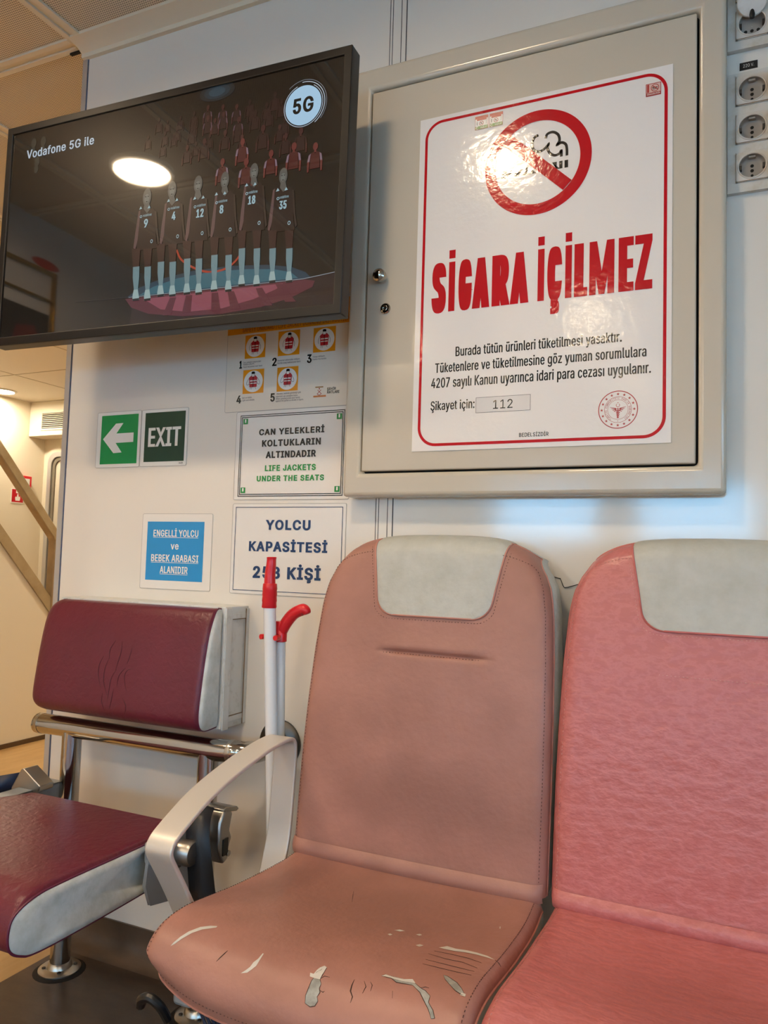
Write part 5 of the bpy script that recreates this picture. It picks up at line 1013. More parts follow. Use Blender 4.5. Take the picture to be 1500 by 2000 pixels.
# thin cable on the wall between the two pink seats
obj('thin_cable', MB().tube([(-.45, -.002, .97), (-.36, -.002, .957), (-.305, -.002, .946), (-.3, -.002, .933), (-.297, -.002, .929), (-.29, -.002, .930), (-.259, -.002, .940), (-.2, -.002, .955)], .0008, 6), HAIR_BLACK, label='thin dark cable on the white wall between the pink seats', cat='cable')

exec_parts = None
# ================================================================== SCREEN
TVC = Vector((-1.1445, -.2375, 1.715))
tv_rot = (0, R_(0.72), math.atan2(.025, .923))
t = thing('television', 'large black wall screen showing a dark sports team picture, left of the cabinet', 'television', TVC, rot=tv_rot)
TW, TH, TD = .924, .537, .036
bpy.context.view_layer.update()
TVM = Matrix.Translation(TVC) @ __import__('mathutils').Euler(tv_rot).to_matrix().to_4x4()
TVI = TVM.inverted()
def tv(px, py):
    o = TVI @ CAM; d = TVI.to_3x3() @ ray(px, py); p = o + d * (-o.y / d.y); return (p.x, p.z)
bw = .017
obj('casing', MB().box(-TW / 2, TW / 2, .004, TD, -TH / 2, TH / 2), BEZEL, t, bevel=.002)
obj('bezel', hollow(-TW / 2, TW / 2, -TH / 2, TH / 2, -TW / 2 + bw, TW / 2 - bw, -TH / 2 + bw + .004, TH / 2 - bw, 0, .006), BEZEL, t, bevel=.0015, recalc=True)
SCREEN = mat('black_screen_glass', (7, 6, 6), 0.36, spec=.12, coat=1.0, coat_rough=.035, coat_ior=1.72)
scr = obj('screen', MB().rect(-TW / 2 + bw - .002, TW / 2 - bw + .002, -TH / 2 + bw, TH / 2 - bw + .002, .0035), SCREEN, t, smooth=0)
def em(name, rgb, k=1.0):
    return mat('screen_' + name, (7, 6, 6), 0.36, spec=.12, coat=1.0, coat_rough=.035, coat_ior=1.72, emit=(rgb, k))
q1 = lambda X, Yp: tv(.48 * X, 60 + .48 * Yp)
E1, E2, E3, E4, E5 = .0032, .0030, .0028, .0026, .0024
ln = MB()
W_ = em('white', (176, 190, 204))
a = q1(104, 520); b = q1(378, 458); c = q1(110, 480)
ln.text('Vodafone 5G ile', a[0], b[0], (a[1] + b[1]) / 2, (a[1] + b[1]) / 2 + .0205, E3, W_, (.04,.02))
ce = q1(1231, 300); rr = abs(q1(1304, 290)[0] - q1(1158, 310)[0]) / 2
obj('lettering', ln, None, scr, smooth=0)
bd = MB().ell(ce[0], ce[1], rr, rr, E2, em('pale_blue', (160, 196, 222)), n=48)
bd.ring(ce[0], ce[1], rr * 1.09, rr * 1.06, E2, W_, n=40, a0=-250, a1=60).ring(ce[0], ce[1], rr * 1.20, rr * 1.165, E2, W_, n=40, a0=-55, a1=95).ring(ce[0], ce[1], rr * 1.30, rr * 1.27, E2, em('grey', (110, 116, 124)), n=40, a0=-40, a1=130)
bd.text('5G', ce[0] - rr * .57, ce[0] + rr * .57, ce[1] - rr * .38, ce[1] + rr * .40, E3, mat('screen_black', (4, 4, 4), .3), (.06,.04))
obj('round_badge', bd, None, scr, smooth=0)
# footprint-like watermark blobs left of the words
wm = MB(); WMm = em('dim', (44, 46, 40))
for X, Yp in ((133, 455), (172, 447), (146, 530)):
    c = q1(X, Yp); wm.ell(c[0], c[1], .0085, .012, E1, WMm, n=20); wm.ell(c[0] - .001, c[1] - .018, .0068, .010, E1 - .00005, WMm, n=20)
obj('watermark', wm, None, scr, smooth=0)
# stage floor
fl = MB()
BL = em('teal', (44, 90, 104)); BL2 = em('teal_dim', (26, 52, 68)); PK = em('pink', (126, 64, 78)); PK2 = em('pink_dim', (82, 34, 46)); MR = em('maroon_floor', (34, 22, 23)); MR2 = em('crowd_far', (34, 14, 15))
def poly1(pts, m, y, mb_): mb_.flat([q1(*p) for p in pts], y, m)
# the lit half discs on either side of the white boundary line
line_pts = [(300, 1103), (520, 1084), (1230, 1008), (1366, 978)]
poly1([(540, 1082), (1240, 1006), (1367, 977), (1367, 1112), (900, 1168), (520, 1208)], MR, E1, fl)
poly1([(512, 1084), (560, 1045), (650, 1008), (780, 975), (930, 955), (1080, 950), (1180, 958), (1240, 980), (1262, 1001), (1240, 1006)], BL2, E2, fl)
poly1([(560, 1076), (620, 1040), (720, 1005), (850, 980), (1000, 968), (1110, 968), (1180, 980), (1210, 1004)], BL, E3, fl)
poly1([(505, 1090), (1240, 1010), (1278, 1015), (1268, 1040), (1180, 1085), (1060, 1122), (900, 1150), (740, 1160), (600, 1150), (530, 1125)], PK2, E2, fl)
poly1([(580, 1090), (1150, 1026), (1120, 1050), (1030, 1090), (900, 1128), (760, 1142), (650, 1132)], PK, E3, fl)
fl.line([q1(*p) for p in line_pts[1:]], .0014, E4, em('line', (126, 134, 142))).line([q1(*p) for p in line_pts[:2]], .0008, E4, em('line_dim', (50, 50, 50)))
fl.line([(p.x, p.y) for p in spline([Vector(q1(*p)) for p in ((715, 890), (735, 930), (790, 965), (850, 980), (910, 968), (955, 935), (985, 890))], 5)], .0045, E3, em('orange', (150, 50, 28)))
for k, (X, Yp) in enumerate(((700, 1085), (765, 1075), (870, 1065), (935, 1060), (1050, 1046), (1130, 1030))):
    poly1([(X - 12, Yp), (X + 14, Yp - 2), (X - 8 + k * 16, Yp + 70), (X - 42 + k * 14, Yp + 72)], PK2, E4, fl)
obj('stage_floor', fl, None, scr, smooth=0)
sp = q1(880, 245); fl = MB()
for k, cc in enumerate(((16, 26, 32), (24, 40, 50), (34, 58, 70))): fl.ell(sp[0], sp[1], .045 - .012 * k, .020 - .005 * k, E1 - .0001 * k, em('spot%d' % k, cc), n=28)
obj('spot_glow', fl, None, scr, smooth=0)
# crowd of small figures in red light
def figure(mb_, c, h, hd, vest, arm, y):
    """tiny standing half figure: head, neck, vest, arms"""
    x, z = c
    mb_.ell(x, z, h * .095, h * .135, y - .0001, hd, n=14)
    mb_.rect(x - h * .04, x + h * .04, z - h * .2, z - h * .1, y, hd)
    mb_.flat([(x - h * .16, z - h * .22), (x - h * .05, z - h * .17), (x, z - h * .24), (x + h * .05, z - h * .17), (x + h * .16, z - h * .22), (x + h * .19, z - h * .75), (x - h * .19, z - h * .75)], y, vest)
    for sg in (-1, 1):
        mb_.flat([(x + sg * h * .16, z - h * .22), (x + sg * h * .24, z - h * .28), (x + sg * h * .28, z - h * .50), (x + sg * h * .20, z - h * .50)], y - .00015, arm)
        mb_.flat([(x + sg * h * .205, z - h * .50), (x + sg * h * .285, z - h * .50), (x + sg * h * .28, z - h * .85), (x + sg * h * .22, z - h * .85)], y - .00015, hd)
cr = MB()
C1 = em('crowd_head', (92, 38, 36)); C2 = em('crowd_vest', (64, 20, 22)); C3 = em('crowd_arm', (116, 96, 108))
D1 = em('crowd_head_dim', (58, 26, 26)); D2 = em('crowd_vest_dim', (34, 14, 15)); D3 = em('crowd_arm_dim', (78, 58, 68))
q7 = lambda X, Yp: tv(280 + X * .25333, 140 + Yp * .25333)
near = [(605, 690, 1.15), (760, 535, 1.15), (788, 690, 1.25), (980, 625, 1.15), (1157, 570, 1.25), (1322, 570, 1.2)]
midf = [(465, 530, 1.0), (332, 580, .9), (918, 430, 1.15), (1093, 490, 1.0), (625, 465, .95), (1210, 450, 1.1), (755, 500, .9), (1045, 420, .8)]
far = [(492, 270, .85), (492, 350, .9), (608, 265, .85), (612, 320, .85), (546, 370, .8), (714, 262, .85), (728, 362, .9), (385, 315, .8), (378, 385, .8), (368, 440, .85), (815, 225, .8), (835, 265, .8), (858, 310, .95), (945, 250, .8), (965, 300, .8), (1010, 170, .9), (1060, 225, .85), (115, 365, .75), (280, 350, .7), (255, 430, .75), (160, 470, .7), (180, 380, .6), (1085, 360, .8), (720, 430, .8), (505, 490, .7), (30, 500, .7), (145, 555, .7), (230, 480, .65), (400, 550, .7)]
for lst, m_, yy in ((far, (MR2, MR2, D2), E1), (midf, (D1, D2, D2), E2), (near, (C1, C2, C3), E3)):
    for n_, (X, Yp, s_) in enumerate(sorted(lst, key=lambda q: q[1])):
        mm = m_
        if lst is far and 440 < X < 780 and Yp < 380: mm = (D1, D2, D3)
        figure(cr, q7(X, Yp), .050 * s_, *mm, yy - .000004 * n_)
obj('crowd_picture', cr, None, scr, smooth=0)
# the six players
pl = MB()
SKIN = em('player_skin', (78, 78, 74)); SKD = em('player_skin_dim', (44, 34, 30)); JER = em('player_jersey', (26, 13, 13)); SOCKE = em('player_sock', (98, 124, 130)); SHOE = em('player_shoe', (138, 160, 160)); NUM = em('player_number', (140, 170, 180)); LEG = em('player_leg', (46, 24, 22)); ARMP = em('player_arm', (84, 62, 62)); SOLE = em('player_sole', (20, 22, 24))
players = [('9', 595, 675, 555, 632, 590, 782, 960, 1095, (550, 597)), ('4', 697, 645, 662, 738, 703, 752, 940, 1078, (651, 699)), ('12', 803, 622, 765, 838, 810, 742, 927, 1070, (758, 806)),
           ('8', 912, 605, 868, 952, 898, 725, 912, 1058, (869, 927)), ('18', 1031, 570, 986, 1070, 1021, 688, 885, 1036, (981, 1042)), ('35', 1150, 588, 1102, 1192, 1148, 708, 885, 1021, (1106, 1174))]
for num, hx, hy, jl, jr, nx, ny, sk, ft, feet in players:
    j0 = hy + 48
    poly1([(jl + 6, j0 + 10), (hx - 20, j0 - 6), (hx, j0 + 16), (hx + 20, j0 - 8), (jr - 6, j0 + 4), (jr, ny + 65), (jr + 4, sk - 78), (jl - 4, sk - 66), (jl - 2, ny + 70)], JER, E3, pl)
    c = q1(hx, hy); e = abs(q1(hx + 17, hy)[0] - c[0])
    pl.ell(c[0], c[1], e, e * 1.75, E4, SKIN, n=22)
    pl.ell(c[0], c[1] - e * .3, e * .62, e * .9, E5, em('player_face', (98, 100, 96)), n=18)
    for sg in (-1, 1): pl.ell(c[0] + sg * e * .3, c[1] + e * .1, e * .16, e * .12, E5 - .0001, SOLE, n=8)
    pl.ell(c[0], c[1] - e * .9, e * .26, e * .10, E5 - .0001, SOLE, n=8)
    poly1([(hx - 9, hy + 22), (hx + 9, hy + 22), (hx + 14, j0), (hx, j0 + 18), (hx - 14, j0)], SKIN, E4 - .0001, pl)
    poly1([(jl + 6, j0 + 10), (jl + 14, j0 + 4), (jl + 8, ny + 10), (jl + 2, sk - 110), (jl - 8, sk - 70), (jl - 16, sk - 78), (jl - 8, ny + 40)], ARMP, E4, pl)
    poly1([(jr - 6, j0 + 6), (jr + 2, j0 + 12), (jr + 8, ny + 40), (jr + 14, sk - 96), (jr + 6, sk - 86), (jr + 2, sk - 120), (jr - 2, ny + 20)], SKD, E4, pl)
    for fx in feet:
        poly1([(fx - 18, sk - 74), (fx + 18, sk - 76), (fx + 12, sk + 4), (fx - 12, sk + 4)], LEG, E4, pl)
        poly1([(fx - 12, sk), (fx + 14, sk - 3), (fx + 13, sk + 40), (fx + 8, ft - 42), (fx - 8, ft - 40), (fx - 13, sk + 44)], SOCKE, E5, pl)
        poly1([(fx - 9, ft - 42), (fx + 8, ft - 44), (fx + 12, ft - 16), (fx + 14, ft - 2), (fx - 14, ft + 2), (fx - 14, ft - 16)], SHOE, E5 - .0001, pl)
        poly1([(fx - 14, ft - 5), (fx + 14, ft - 9), (fx + 12, ft + 1), (fx - 13, ft + 4)], SOLE, E5 - .0002, pl)
    w_ = 8 if len(num) == 1 else 15
    a = q1(nx - w_, ny + 18); b = q1(nx + w_, ny + 16); c2 = q1(nx - w_, ny - 16)
    pl.text(num, a[0], b[0], a[1], c2[1], E5 - .0003, NUM, (.06,.03))
    a = q1(nx - 12, ny - 26); b = q1(nx + 24, ny - 30)
    pl.text('vodafone', a[0], b[0], a[1], a[1] + .0058, E5 - .0003, NUM, .01)
    c3 = q1(nx - 19, ny - 27); pl.ring(c3[0], c3[1], .0032, .0018, E5 - .0003, NUM, n=14)
    for dx, dy in ((-20, -62), (14, -66)):
        a = q1(nx + dx, ny + dy); pl.flat([(a[0] - .004, a[1] - .003), (a[0] + .004, a[1] - .002), (a[0], a[1] + .004)], E5 - .0003, NUM)
    a = q1(jr - 18, sk - 105); pl.ring(a[0], a[1], .0042, .0026, E5 - .0003, NUM, n=14, asp=.8)
obj('team_picture', pl, None, scr, smooth=0)
obj('wall_mount', MB().box(-.12, .12, TD, .2, -.10, .10), BLACKPL, t)

# ================================================================== PINK SEATS
SW = .2405
W_TAB = [(.42, .2405), (.6, .2405), (.70, .239), (.80, .236), (.88, .231), (.94, .223), (.98, .213), (1.02, .195)]
ZB, ZT = .425, 1.020
def back_fn(cx, crease):
    def S(u, v):
        z0 = ZB + (ZT - ZB) * v
        w = interp(W_TAB, z0)
        k = sstep(.78, 1, v)
        z = z0 - k * (.030 * abs(u) ** 5 + .008 * u * u)
        x = cx + u * w
        y = -.215 + .09 * v - .010 * math.sin(math.pi * min(1, v * 1.05))
        y -= .006 * (1 - u * u)
        r = .024; d_ = (1 - abs(u)) * w
        if d_ < r: y += r - math.sqrt(max(0, r * r - (r - d_) ** 2))
        r2 = .034; d2 = (1 - v) * (ZT - ZB)
        if d2 < r2: y += r2 - math.sqrt(max(0, r2 * r2 - (r2 - d2) ** 2))
        if crease:
            lx = x - cx
            e = sstep(-.085, -.07, lx) * (1 - sstep(.105, .12, lx))
            zc = .801 - (lx - .018) * .01
            y += e * (.007 * math.exp(-((z - zc) / .004) ** 2) - .002 * math.exp(-((z - zc - .014) / .009) ** 2))
        return Vector((x, y, z))
    return S
PAN = [(-.205, .424), (-.26, .421), (-.33, .424), (-.41, .431), (-.47, .439), (-.53, .446), (-.575, .443), (-.602, .430), (-.617, .408), (-.621, .380), (-.612, .352)]
PANS = spline([Vector(p) for p in PAN], 6)
def pan_fn(cx):
    n = len(PANS) - 1
    def S(u, s):
        i = min(n - 1, int(s * n)); t_ = s * n - i
        p = PANS[i] * (1 - t_) + PANS[i + 1] * t_
        y, z = p.x, p.y
        w = SW - .012 * sstep(.80, 1, s) - .004 * (1 - sstep(0, .2, s))
        x = cx + u * w
        top = 1 - sstep(.70, .92, s)
        z -= .010 * (1 - u * u) * sstep(0, .25, s) * top
        fr_ = sstep(.72, 1, s)
        z += fr_ * .030 * abs(u) ** 4
        y += fr_ * (.020 * abs(u) ** 3 - .006)
        r = .020; d_ = (1 - abs(u)) * w
        if d_ < r:
            e = r - math.sqrt(max(0, r * r - (r - d_) ** 2))
            nn = pan_normal(s); y -= nn.x * e; z -= nn.y * e
        return Vector((x, y, z))
    return S
def pan_normal(s):
    """outward normal (y, z) of the cushion profile, smoothed"""
    n = len(PANS) - 1; i = s * n
    a = PANS[max(0, int(i) - 2)]; b = PANS[min(n, int(i) + 3)]
    t_ = (b - a).normalized()
    return Vector((t_.y, -t_.x)) if True else t_
def edge_us(n):
    return [math.sin(math.pi / 2 * (-1 + 2 * i / n)) for i in range(n + 1)]
def stitches(path, m, parent, ln_=.0035, gap=.0025, r=.0006, off=(0, -.0008, 0)):
    P = [Vector(p) + Vector(off) for p in path]; mb_ = MB(); acc = 0; on = True; cur = [P[0]]
    step = .0012
    dense = []
    for a_, b_ in zip(P, P[1:]):
        k = max(1, int((b_ - a_).length / step))
        dense += [a_.lerp(b_, i / k) for i in range(k)]
    seg = []; travelled = 0
    for a_, b_ in zip(dense, dense[1:]):
        travelled += (b_ - a_).length
        ph = travelled % (ln_ + gap)
        if ph < ln_: seg.append(a_)
        else:
            if len(seg) > 1: mb_.tube([seg[0], seg[-1]], r, 5, caps=False)
            seg = []
    return obj('stitching', mb_, m, parent)
def seat(cx, label, leather, pipe, thread, patch_off, tears):
    t = thing('passenger_seat', label, 'seat', (cx, -.3, 0), 'pink passenger seats against the wall')
    S = back_fn(cx, tears)
    vs = sorted([i / 46 for i in range(47)] + [(z - ZB) / (ZT - ZB) for z in (.789, .793, .796, .798, .800, .802, .804, .806, .809, .813, .818)] + [.965, .985, .993])
    us = edge_us(44)
    bk = obj('backrest', MB().grid(S, 0, 0, us=us, vs=vs), leather, t, smooth=60)
    # edge band running round the cushion, and the shell behind
    loop = [S(-1, v) for v in vs] + [S(u, 1) for u in us[1:-1]] + [S(1, v) for v in reversed(vs)]
    DEP = .052
    V = list(loop); n = len(loop)
    cxm = cx
    for dep, bul in ((.008, .005), (.026, .0095), (DEP, .006)):
        V += [Vector((p.x + (bul * sstep(.5, .78, p.z) * sstep(.14, .215, p.x - cxm) * (1 - .7 * sstep(.93, 1.0, p.z)) + (cxm - p.x) * .004), p.y + dep, p.z - (.003 if dep > .04 and p.z > .9 else 0))) for p in loop]
    F = []
    for k in range(3):
        for i in range(n - 1): F.append((k * n + i, k * n + i + 1, (k + 1) * n + i + 1, (k + 1) * n + i))
    obj('side_gusset', MB().add(V, F), GREY_LEATHER, bk, smooth=50)
    V = [Vector((p.x + (cxm - p.x) * .024, p.y + DEP, p.z - .006 * (p.z > .9))) for p in loop]
    m_ = len(vs); mb_ = MB()
    def BK(u, v):
        p = S(u, v); q = S(1, v); return Vector((p.x + (cxm - p.x) * .024, q.y + DEP - .004 * (1 - u * u) * 0, p.z - .006 * (p.z > .9)))
    obj('back_shell', mb_.grid(BK, 0, 0, us=us[::4], vs=vs, flip=True), GREYPAINT, t, smooth=60)
    obj('piping', MB().tube([p + Vector((0, .001, 0)) for p in loop], .0018, 6, caps=False), pipe, bk, smooth=60)
    def inset(u_, v_): return S(u_, v_)
    st = [S(-.958, v) for v in vs if v < .95] + [S(u, .955) for u in us if abs(u) < .945] + [S(.958, v) for v in reversed(vs) if v < .95]
    stitches(st, thread, bk)
    # head panel let into the top of the backrest
    hz0, rr_ = .869, .03
    def half(z): return .109 + (.1335 - .109) * (z - .869) / .145
    rows = [hz0 + .151 * (j / 22) for j in range(23)]
    rows = [hz0 + rr_ * (1 - math.cos(math.pi / 2 * j / 9)) for j in range(9)] + [hz0 + rr_ + (ZT - hz0 - rr_) * j / 20 for j in range(21)]
    def patch(k, raise_=.0022):
        def G(u, v):
            i = v * (len(rows) - 1); z = rows[int(round(i))]
            h = half(z)
            if z < hz0 + rr_: h -= rr_ - math.sqrt(max(0, rr_ ** 2 - (rr_ - (z - hz0)) ** 2))
            lx = patch_off + u * h
            w = interp(W_TAB, z); p = S(lx / w, (z - ZB) / (ZT - ZB))
            e = raise_ * (1 - .9 * sstep(.94, 1, abs(u)))
            return p + Vector((0, -e, e * sstep(.97, 1, (z - ZB) / (ZT - ZB))))
        return G
    G = patch(0)
    pu = [-1, -.985, -.96, -.9] + [i / 8 for i in range(-7, 8)] + [.9, .96, .985, 1]
    hp = MB().grid(G, 0, 0, us=pu, vs=[i / (len(rows) - 1) for i in range(len(rows))])
    # the panel wraps over the top edge
    top = [G(u, 1) for u in pu]
    hp.add(top + [p + Vector((0, .02, .002)) for p in top] + [p + Vector((0, DEP, -.003)) for p in top], [(i, i + 1, i + 1 + len(pu), i + len(pu)) for i in range(len(pu) - 1)] + [(i + len(pu), i + 1 + len(pu), i + 1 + 2 * len(pu), i + 2 * len(pu)) for i in range(len(pu) - 1)])
    hpo = obj('head_panel', hp, GREY_LEATHER, t, smooth=60)
    nr = len(rows)
    edge = [G(-1, j / (nr - 1)) for j in range(nr - 1, -1, -1)] + [G(u, 0) for u in pu[1:-1]] + [G(1, j / (nr - 1)) for j in range(nr)]
    obj('panel_piping', MB().tube([p + Vector((0, -.0006, 0)) for p in edge], .0017, 6, caps=False), pipe, hpo, smooth=60)
    ctr = Vector((cx + patch_off, 0, .95))
    outer = []
    for p in edge:
        d_ = Vector((p.x - ctr.x, 0, p.z - ctr.z)); x = p.x + (.007 if d_.x > 0 else -.007) * min(1, abs(d_.x) / .09); z = p.z - (.007 if p.z < hz0 + .02 else 0)
        w = interp(W_TAB, z); outer.append(S((x - cx) / w, (z - ZB) / (ZT - ZB)))
    stitches([p for p in outer if p.z < 1.0], thread, hpo, off=(0, -.0004, 0))
    # sewn crease across the backrest
    zc = .801
    stitches([S(lx / .2355, (zc - .0025 - (lx - .018) * .01 - ZB) / (ZT - ZB)) for lx in [-.078 + .0095 * i for i in range(21)]], THREAD_D if leather is FADED else thread, bk, off=(0, -.0006, 0))
    # hem strip along the foot of the backrest
    def HM(u, v):
        p = S(u * .995, (.402 + .046 * v - ZB) / (ZT - ZB) * (1) + 0) if False else None
        z = .418 + .030 * v
        b_ = S(u * .985, max(0, (z - ZB) / (ZT - ZB)))
        return Vector((b_.x, b_.y - .0075 * math.sin(math.pi * min(1, max(0, v * .92 + .04))) - .0012, z + .004 * (1 - u * u) * 0))
    hm = obj('hem_strip', MB().grid(HM, 0, 0, us=us, vs=[0, .06, .15, .3, .5, .7, .85, .94, 1]), leather, bk, smooth=60)
    # ---- seat cushion
    P = pan_fn(cx)
    ps = [i / 60 for i in range(61)]
    cu = obj('seat_cushion', MB().grid(P, 0, 0, us=us, vs=ps, flip=True), leather, t, smooth=60)
    lp = [P(-1, s_) for s_ in ps] + [P(u, 1) for u in us[1:-1]] + [P(1, s_) for s_ in reversed(ps)]
    n = len(lp); V = list(lp); dn = ((.012, .003), (.042, 0), (.055, -.015))
    ss = list(ps) + [1.0] * (len(us) - 2) + list(reversed(ps))
    for dz, o_ in dn:
        for p, s_ in zip(lp, ss):
            nn = pan_normal(s_); f_ = 1 - .6 * sstep(.75, 1, s_)
            V.append(Vector((p.x + (o_ if p.x > cx else -o_) * (1 - sstep(.8, 1, s_)), p.y - nn.x * dz * f_, p.z - nn.y * dz * f_)))
    F = []
    for k in range(len(dn)):
        for i in range(n - 1): F.append((k * n + i, k * n + i + 1, (k + 1) * n + i + 1, (k + 1) * n + i))
    obj('cushion_gusset', MB().add(V, F), GREY_LEATHER, cu, smooth=50, recalc=False)
    obj('piping', MB().tube(lp, .0019, 6, caps=False), pipe, cu, smooth=60)
    st = [P(-.955, s_) for s_ in ps if s_ < .955] + [P(u, .955) for u in us if abs(u) < .95] + [P(.955, s_) for s_ in reversed(ps) if s_ < .955]
    stitches(st, THREAD_D if leather is FADED else thread, cu, off=(0, -.0004, .0007))
    obj('seat_base', MB().prism(rounded(cx - .2, cx + .2, -.56, -.20, .04), .335, .375, plane='xy'), BLACKPL, t, recalc=True)
    return t, bk, cu
SEAT_A = -.5215; SEAT_B = -.0315
sa, bka, cua = seat(SEAT_A, 'faded brown-pink seat with grey head panel and torn cushion, left of the salmon seat', FADED, FADED_PIPE, THREAD_D, .012, True)
sb, bkb, cub = seat(SEAT_B, 'bright salmon seat with grey head panel, cut off by the right picture edge', SALMON, SALMON_PIPE, THREAD_L, .006, False)

# ---- tears in the faded cushion
def bvh_of(o):
    me = o.data; M = Matrix.Translation(o.parent.location)
    return BVHTree.FromPolygons([M @ v.co for v in me.vertices], [tuple(p.vertices) for p in me.polygons])
TREE = bvh_of(cua)
def on_cushion(px, py, lift=.0006):
    h = TREE.ray_cast(CAM, ray(px, py)); 
    if h[0] is None: return None
    nrm = h[1] if h[1].dot(ray(px, py)) < 0 else -h[1]
    return h[0] + nrm * lift
q9 = lambda X, Yp: (260 + X * .56, 1600 + Yp * .56)
CR = mat('dark_crack', (66, 44, 38), .8)
def tear(pts, m, name='tear', lift=.0006):
    W = [on_cushion(*q9(*p), lift) for p in pts]
    if any(w is None for w in W): return
    T = tessellate_polygon([[Vector((p[0], p[1], 0)) for p in pts]])
    to = obj(name, MB().add(W, [tuple(t_) for t_ in T]), m, cua, smooth=0)
    if m is FOAM: obj('torn_edge', MB().tube(W, [.0001 + .0004 * abs(math.sin(i * 2.3)) for i in range(len(W))], 5, closed=True), CR, to, smooth=0)
def crack(pts, w, m, name='crack'):
    W = [on_cushion(*q9(*p), .0004) for p in pts]
    if any(x is None for x in W): return
    K = len(W); rad = [max(.0002, w * math.sin(math.pi * (i + .3) / (K - .4))) for i in range(K)]
    obj(name, MB().tube(W, rad, 6), m, cua, smooth=0)
tear([(668, 514), (675, 520), (660, 545), (652, 560), (656, 575), (650, 590), (652, 605), (642, 620), (645, 635), (634, 652), (618, 655), (600, 642), (602, 615), (612, 590), (622, 565), (630, 555), (640, 535), (655, 528)], FOAM)
tear([(668, 513), (676, 519), (664, 538), (652, 560), (634, 556), (617, 550), (618, 537), (630, 541), (642, 527), (652, 519)], FOAM_L, lift=.0009)
tear([(866, 548), (880, 543), (908, 552), (948, 562), (975, 566), (1000, 588), (1020, 600), (1036, 618), (1030, 640), (1046, 668), (1052, 695), (1040, 697), (1030, 665), (1012, 630), (1000, 605), (975, 580), (945, 575), (918, 570), (900, 556)], FOAM)
tear([(866, 549), (882, 543), (908, 551), (945, 560), (975, 560), (985, 574), (968, 571), (940, 567), (905, 557), (880, 550)], FOAM_L, lift=.0009)
tear([(1082, 545), (1098, 550), (1130, 572), (1146, 592), (1158, 616), (1146, 614), (1122, 598), (1104, 578), (1088, 560)], FOAM)
tear([(1145, 607), (1160, 612), (1158, 621), (1140, 616)], FOAM_L, lift=.0009)
tear([(131, 443), (140, 432), (165, 411), (195, 392), (235, 377), (270, 373), (294, 374), (290, 379), (240, 386), (205, 398), (170, 418), (145, 436)], FOAM_L)
tear([(376, 538), (392, 528), (408, 516), (420, 500), (436, 488), (452, 469), (456, 470), (442, 492), (430, 512), (415, 524), (398, 536)], FOAM_L)
tear([(1066, 449), (1095, 444), (1125, 453), (1165, 459), (1200, 467), (1235, 478), (1262, 492), (1232, 483), (1195, 473), (1160, 466), (1120, 461), (1090, 455)], FOAM_L)
for p in ([(887, 402), (896, 400), (905, 404), (895, 407)], [(910, 388), (930, 386), (948, 391), (930, 393)], [(986, 403), (1000, 401), (1008, 405), (998, 408)], [(985, 441), (1000, 437), (1013, 442), (998, 446)], [(1278, 376), (1282, 376), (1281, 384), (1278, 383)]): tear(p, FOAM_L)
for p, w in (([(290, 497), (305, 482), (320, 468), (330, 459)], .0007), ([(758, 641), (765, 620), (758, 600), (763, 580), (772, 560)], .0009), ([(800, 608), (812, 585), (806, 565)], .0006), ([(828, 600), (834, 580), (828, 568)], .0005),
             ([(763, 290), (766, 270), (769, 252)], .0005), ([(1262, 492), (1275, 503), (1282, 515)], .0005), ([(1030, 470), (1090, 488), (1150, 500), (1200, 520)], .0004), ([(1020, 490), (1080, 505), (1140, 520), (1190, 532)], .0004),
             ([(1050, 460), (1110, 472), (1170, 486), (1215, 502)], .0004), ([(1010, 505), (1070, 520), (1130, 534), (1180, 545)], .0004), ([(648, 560), (668, 548), (686, 552)], .0004), ([(648, 595), (662, 604), (668, 600)], .0004), ([(1000, 590), (1020, 586), (1032, 590)], .0004), ([(905, 600), (904, 625)], .0004)):
    crack(p, w, CR)

# ---- armrest of the faded seat: flat metal band bent into a loop
AP = [(-.445, .345), (-.478, .405), (-.505, .450), (-.531, .490), (-.542, .508), (-.5445, .520), (-.538, .532), (-.520, .545), (-.463, .573), (-.415, .590), (-.365, .603), (-.30, .6165), (-.25, .624), (-.21, .6265), (-.193, .6240), (-.183, .616), (-.179, .602), (-.179, .56), (-.184, .50), (-.191, .44), (-.205, .395), (-.222, .350)]
pp = [(p.x, p.y) for p in spline([Vector(p) for p in AP], 5)]
TH_ = .0075; V = []; F = []
ax0, ax1 = -.824, -.773
for i, p in enumerate(pp):
    a_ = Vector(pp[max(0, i - 1)]); b_ = Vector(pp[min(len(pp) - 1, i + 1)]); d_ = (b_ - a_).normalized(); nn = Vector((d_.y, -d_.x))
    for o_ in (0, TH_):
        for x in (ax0, ax1): V.append((x, p[0] + nn.x * o_, p[1] + nn.y * o_))
for i in range(len(pp) - 1):
    a_ = i * 4; b_ = a_ + 4
    for p, q in ((0, 1), (1, 3), (3, 2), (2, 0)): F.append((a_ + p, a_ + q, b_ + q, b_ + p))
F += [(0, 2, 3, 1), tuple(len(V) - 4 + k for k in (0, 1, 3, 2))]
arm = obj('armrest', MB().add(V, F), ARM, sa, bevel=.0025, segs=3, smooth=40, recalc=True)
obj('frame_bracket', MB().prism([(-.50, .36), (-.20, .36), (-.20, .30), (-.46, .30)], -.83, -.70, plane='yz'), GREYPAINT, sa)
